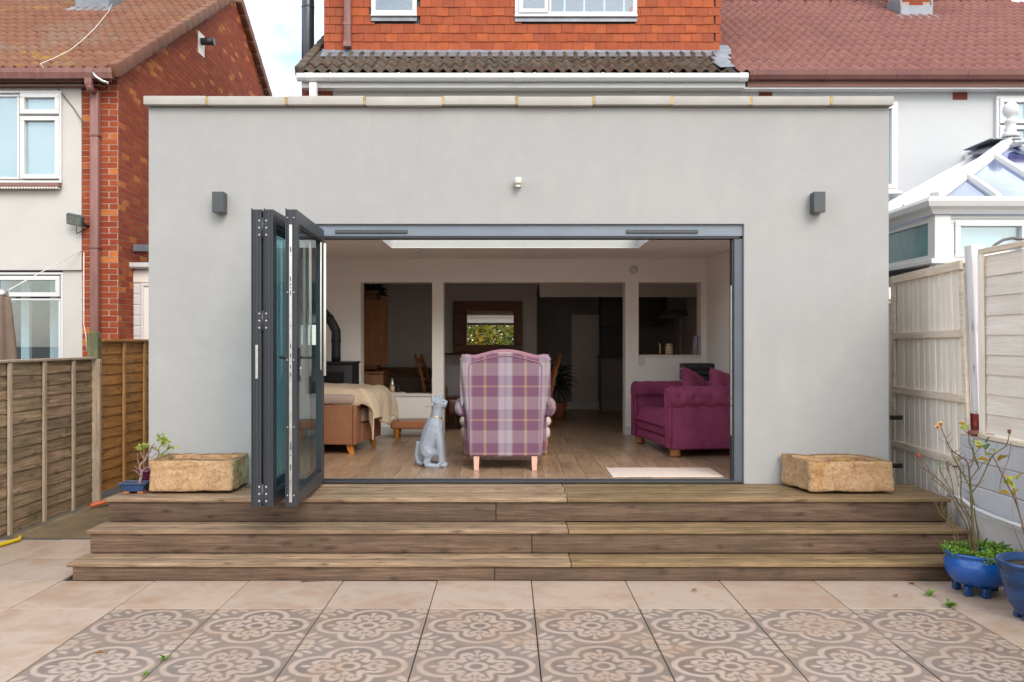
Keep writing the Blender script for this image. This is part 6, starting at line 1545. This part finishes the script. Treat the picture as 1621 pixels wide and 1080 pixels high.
for i in range(16):
    a = rr.uniform(-.3, 3.4); ln_ = rr.uniform(.18, .32); c0 = (PX(582, 12.4), 12.45, zt2 + .06)
    p = [(c0[0] + ln_ * t * math.cos(a), c0[1] + .1 * t * rr.uniform(-1, 1), c0[2] + ln_ * (t * math.sin(abs(a)) * .9 - t * t * .4) + .0) for t in (0, .35, .7, 1)]
    fp.tube(p, [.004, .018, .022, .004], 4)
solo(fp, 'trailing_plant', MT['leaf_dark'], 'dark strap-leaved plant on top of the dresser', 'plant', org=(PX(582, 12.4), 12.45, zt2 + .05))
tb = thing('dining_table', 'dark dining table beyond the partition', 'table', (-1.2, 13.4, FZ))
MB().cbox(-2.1, -.35, 12.95, 13.85, 1.24, 1.285, .006, 2).build('tabletop', MT['dark_oak'], tb)
MB().box(-2.0, -.45, 13.05, 13.75, 1.15, 1.239).build('apron', MT['dark_oak'], tb)
for x in (-2.02, -.43):
    for y in (13.03, 13.77): MB().cbox(x - .035, x + .035, y - .035, y + .035, FZ, 1.149, .005).build('leg', MT['dark_oak'], tb)
def dchair(label, loc, rz):
    t = thing('dining_chair', label, 'chair', group='wooden dining chairs')
    for s in (-1, 1):
        MB().tube([(s * .19, .0, 0), (s * .19, .0, .45), (s * .18, .06, .75), (s * .18, .14, 1.0)], [.02, .022, .022, .018], 8).build('back_post', MT['mid_oak'], t)
        MB().tube([(s * .19, -.40, 0), (s * .19, -.40, .44)], .02, 8).build('leg', MT['mid_oak'], t)
    for z in (.6, .75, .92): MB().hexa([(-.18, (z - .45) * .22, z - .035), (.18, (z - .45) * .22, z - .035), (.18, (z - .45) * .22 + .02, z - .035), (-.18, (z - .45) * .22 + .02, z - .035), (-.18, (z - .45) * .22 + .015, z + .035), (.18, (z - .45) * .22 + .015, z + .035), (.18, (z - .45) * .22 + .035, z + .035), (-.18, (z - .45) * .22 + .035, z + .035)]).build('back_rail', MT['mid_oak'], t)
    MB().cbox(-.21, .21, -.43, .0, .44, .475, .008, 2).build('seat', MT['mid_oak'], t)
    place(t, loc, rz)
dchair('wooden dining chair seen through the left partition opening', (PX(678, 12.6), 12.55, FZ), 82)
dchair('wooden dining chair right of the plaid chair, mostly hidden', (PX(871, 12.4), 12.45, FZ), -88)
mr = thing('wall_mirror', 'wide dark wooden framed mirror reflecting the garden', 'mirror', (PX(772, RB), RB - .05, PZ(518, RB)))
mx0, mx1, mz0, mz1 = PX(718, 14.5), PX(827, 14.5), PZ(559, 14.5), PZ(477, 14.5)
gx0, gx1, gz0, gz1 = PX(739, 14.5), PX(813, 14.5), PZ(546, 14.5), PZ(492, 14.5)
my = 14.5
tilt = 2 * math.tan(R(1.9)) 
def tb_(m, xa, xb, za, zb, ya, yb):
    f = lambda z: (z - mz0) * math.tan(R(1.9)) + my - .02
    return m.hexa([(xa, f(za) + ya, za), (xb, f(za) + ya, za), (xb, f(za) + yb, za), (xa, f(za) + yb, za), (xa, f(zb) + ya, zb), (xb, f(zb) + ya, zb), (xb, f(zb) + yb, zb), (xa, f(zb) + yb, zb)])
for a in ((mx0, mx1, mz0, gz0), (mx0, mx1, gz1, mz1), (mx0, gx0, gz0, gz1), (gx1, mx1, gz0, gz1)):
    tb_(MB(), a[0], a[1], a[2] + .001, a[3] - .001, 0, .045).build('frame', MT['mirror_wood'], mr, bevel=.008)
tb_(MB(), gx0 - .01, gx1 + .01, gz0 - .01, gz1 + .01, .02, .03).build('mirror_glass', MT['mirror_glass'], mr)
hp = thing('house_plant', 'dark spiky house plant in the dim hallway', 'plant', (PX(884, 13.6), 13.6, FZ))
hx, hy = PX(884, 13.6), 13.6
MB().lathe([(.09, 0), (.13, .22), (.14, .25), (.12, .25), (.11, .2), (.01, .2)], (hx, hy, FZ), 20).build('pot', MT['terracotta'], hp)
MB().tube([(hx, hy, FZ + .2), (hx + .02, hy, FZ + .6)], .02, 8).build('trunk', MT['bark'], hp)
lm = MB(); rr = random.Random(11)
for i in range(70):
    a = rr.uniform(0, 6.28); el = rr.uniform(-.5, 1.4); ln_ = rr.uniform(.22, .38); z0 = FZ + rr.uniform(.45, .75)
    d = Vector((math.cos(a) * math.cos(el), math.sin(a) * math.cos(el), math.sin(el)))
    p = [tuple(Vector((hx, hy, z0)) + d * ln_ * t + Vector((0, 0, -.16 * t * t))) for t in (0, .3, .65, 1)]
    lm.tube(p, [.005, .012, .010, .002], 4)
lm.build('foliage', MT['leaf_dark'], hp)
# kitchen glimpse
kh = thing('cooker_hood', 'dim steel cooker hood seen through the right partition opening', 'cooker hood', (PX(1070, 14.9), 15.3, 1.9))
ky = 14.9
MB().box(PX(1058, ky), PX(1086, ky), ky, ky + .3, PZ(496, ky), 2.615).build('chimney', MT['brushed_hood'], kh)
MB().loft([ringrect((PX(1043, ky) + PX(1088, ky)) / 2, ky + .1, .25, .26, PZ(503, ky)), ringrect((PX(1043, ky) + PX(1088, ky)) / 2, ky + .1, .25, .26, PZ(500, ky)), ringrect(PX(1071, ky), ky + .14, .17, .17, PZ(489, ky))], True, False).build('canopy', MT['brushed_hood'], kh)
kc = thing('kitchen_cabinet', 'dark kitchen units below the cooker hood', 'cabinet', (2.5, 15, FZ))
MB().cbox(1.6, 2.98, 15.1, 15.74, FZ, 1.40, .006).build('base_unit', MT['kitchen_panel'], kc)
MB().cbox(1.58, 2.99, 15.06, 15.745, 1.401, 1.44, .005).build('worktop', MT['dark_cabinet'], kc)
MB().cbox(PX(1088, 15), 2.97, 15.3, 15.74, 1.442, 2.61, .006).build('tall_unit', MT['dim_paint'], kc)
MB().cbox(1.62, PX(1056, 15), 15.35, 15.74, 1.95, 2.5, .006).build('wall_unit', MT['dark_cabinet'], kc)
yk = BY + .12
jr = thing('storage_jar', 'glass jar with cream contents on the right opening sill', 'jar', (PX(1059, yk), yk, z3_))
MB().lathe([(.045, 0), (.048, .02), (.048, .10), (.04, .115)], (PX(1059, yk), yk, z3_ + .001), 16).build('jar', MT['jar_cream'], jr)
MB().lathe([(.043, .116), (.043, .14), (.02, .145)], (PX(1059, yk), yk, z3_), 16).build('lid', MT['steel'], jr)
solo(MB().tube(smooth_path([(PX(1045, yk), yk, z3_), (PX(1045, yk), yk, z3_ + .13), (PX(1044, yk), yk + .02, z3_ + .145), (PX(1042, yk), yk + .05, z3_ + .13)], 2), .008, 8), 'chrome_tap', MT['brass'], 'slim bright tap on the right opening sill', 'tap')
for i in range(3):
    m = MB().hexa([(o3[1] - .075 + i * .022, BY + .03, z3_ + .001), (o3[1] - .058 + i * .022, BY + .03, z3_ + .001), (o3[1] - .058 + i * .022, BY + .2, z3_ + .001), (o3[1] - .075 + i * .022, BY + .2, z3_ + .001), (o3[1] - .063 + i * .02, BY + .03, z3_ + .24), (o3[1] - .046 + i * .02, BY + .03, z3_ + .24), (o3[1] - .046 + i * .02, BY + .2, z3_ + .24), (o3[1] - .063 + i * .02, BY + .2, z3_ + .24)])
    solo(m, 'book', MT['book_spine'], ('leftmost of the three thin books leaning on the sill', 'middle one of the three thin books on the sill', 'rightmost of the three thin books, against the opening side')[i], 'book', 'books on the right opening sill', org=(o3[1] - .06 + i * .022, yk, z3_))
bt = thing('bottle', 'small clear and amber bottle on the left opening sill', 'bottle', (PX(621, yk), yk, z1_))
MB().lathe([(.03, 0), (.032, .02), (.032, .08)], (PX(621, yk), yk, z1_ + .016), 14).build('base', MT['jar_cream'], bt)
MB().lathe([(.032, .0), (.03, .03), (.012, .06), (.012, .085), (.016, .09)], (PX(621, yk), yk, z1_ + .097), 14).build('neck', MT['steel'], bt)
solo(MB().cbox(PX(611, yk), PX(641, yk), BY + .02, BY + .2, z1_ + .001, z1_ + .015, .004), 'tray', MT['cream_fabric'], 'pale tray on the left opening sill', 'tray')
solo(MB().lathe([(.02, 0), (.022, .03), (.012, .05), (.014, .07)], (PX(631, yk), yk, z1_ + .016), 10), 'small_jar', MT['gloss_black'], 'small black jar beside the amber bottle', 'jar')
hf = thing('hifi_rack', 'black hi-fi rack of stacked units behind the plum sofa cushions', 'hi-fi', (2.25, 10.9, FZ))
yq = 10.75
MB().box(PX(1082, yq), PX(1136, yq), yq, yq + .35, FZ, PZ(605, yq)).build('stand', MT['gloss_black'], hf)
for i in range(3):
    z = PZ(603 - i * 9.5, yq); MB().cbox(PX(1084, yq), PX(1134, yq), yq + .0, yq + .33, z, z + .062, .004).build('unit', MT['matt_black'], hf)
    MB().box(PX(1088, yq), PX(1104, yq), yq - .003, yq - .0005, z + .02, z + .04).build('display', MT['lamp_grey'], hf)
solo(MB().cbox(.91, 1.87, 7.68, 8.222, FZ + .001, FZ + .011, .004, 2), 'door_mat', MT['mat_cream'], 'pale cream rectangular mat just inside the right threshold', 'mat', org=(1.4, 7.95, FZ))
ls_ = thing('light_switch', 'white double switch plate below the right partition opening', 'switch', (PX(1015, BY), BY, PZ(573, BY)))
MB().cbox(PX(1010.5, BY), PX(1020, BY), BY - .012, BY - .0005, PZ(578, BY), PZ(567, BY), .003).build('plate', MT['upvc'], ls_)
for p_ in (1013, 1017.5): MB().box(PX(p_ - 1.1, BY), PX(p_ + 1.1, BY), BY - .016, BY - .0122, PZ(575, BY), PZ(570, BY)).build('rocker', MT['upvc_cream'], ls_)
solo(MB().lathe([(.045, 0), (.05, .01), (.04, .03), (.01, .035)], (0, 0, 0), 20), 'smoke_alarm', MT['upvc'], 'small round white alarm on the wall above the partition', 'alarm')
o = bpy.data.objects['smoke_alarm']; o.location = (PX(1003, BY), BY - .0005, PZ(427, BY)); o.rotation_euler = (R(90), 0, 0)
solo(MB().lathe([(.06, 0), (.065, -.012), (.05, -.03), (.01, -.032)], (0, 0, 0), 24), 'ceiling_detector', MT['upvc'], 'flat round fitting on the ceiling left of the rooflight', 'detector')  # ceiling light, unlit, as a plain round fitting
bpy.data.objects['ceiling_detector'].location = (PX(661, 9.95), 9.98, CZ - .0125)
vg_ = thing('floor_vent', 'white slotted plinth vent at the end of the dark hallway', 'vent', (PX(926, 15.6), 15.6, FZ))
MB().box(PX(895, 15.5), PX(990, 15.5), 15.52, 15.545, FZ, FZ + .13).build('plinth', MT['dim_paint'], vg_)
va, vb = PX(906, 15.5), PX(945, 15.5)
m = MB().box(va, vb, 15.51, 15.519, FZ + .02, FZ + .035).box(va, vb, 15.51, 15.519, FZ + .095, FZ + .11)
for i in range(6): x = va + (vb - va - .014) * i / 5; m.box(x, x + .014, 15.51, 15.519, FZ + .0352, FZ + .0948)
m.build('grille', MT['upvc'], vg_)

# ================================================================== GARDEN BEHIND THE CAMERA (seen in the mirror)
def tree(name, label, x, y, h, cr, seed, mats, n=2600):
    rr = random.Random(seed); t = thing(name, label, 'tree', (x, y, 0))
    tm = MB(); tm.tube([(x, y, -.05), (x + .1, y, h * .3), (x + .05, y + .1, h * .6), (x + .1, y, h * .92)], [.16, .12, .08, .02], 8)
    cl = []
    for i in range(30):
        a = rr.uniform(0, 6.28); z0 = h * rr.uniform(.18, .7); ln_ = cr * rr.uniform(.6, 1.1); p1 = (x + ln_ * math.cos(a), y + ln_ * math.sin(a), z0 + ln_ * rr.uniform(.2, .7))
        tm.tube([(x + .05, y, z0), ((x + p1[0]) / 2, (y + p1[1]) / 2, (z0 + p1[2]) / 2 + .1), p1], [.05, .03, .01], 6); cl.append(p1)
    tm.build('trunk', MT['bark'], t)
    for k, mt_ in enumerate(mats):
        fm = MB()
        for i, p in enumerate(cl):
            if i % len(mats) != k: continue
            foliage(fm, p, cr * .42, cr * .42, cr * .4, n // 20, .17, rr, 0, .65)
        foliage(fm, (x, y, h * .75), cr * .6, cr * .6, h * .2, n // 8, .13, rr, 0, .65)
        fm.build('crown', MT[mt_], t)
tree('apple_tree', 'yellow-green garden tree seen reflected in the wall mirror', -.9, -9.5, 6.2, 2.2, 3, ['leaf_autumn', 'leaf_green', 'leaf_yellow'], 9000)
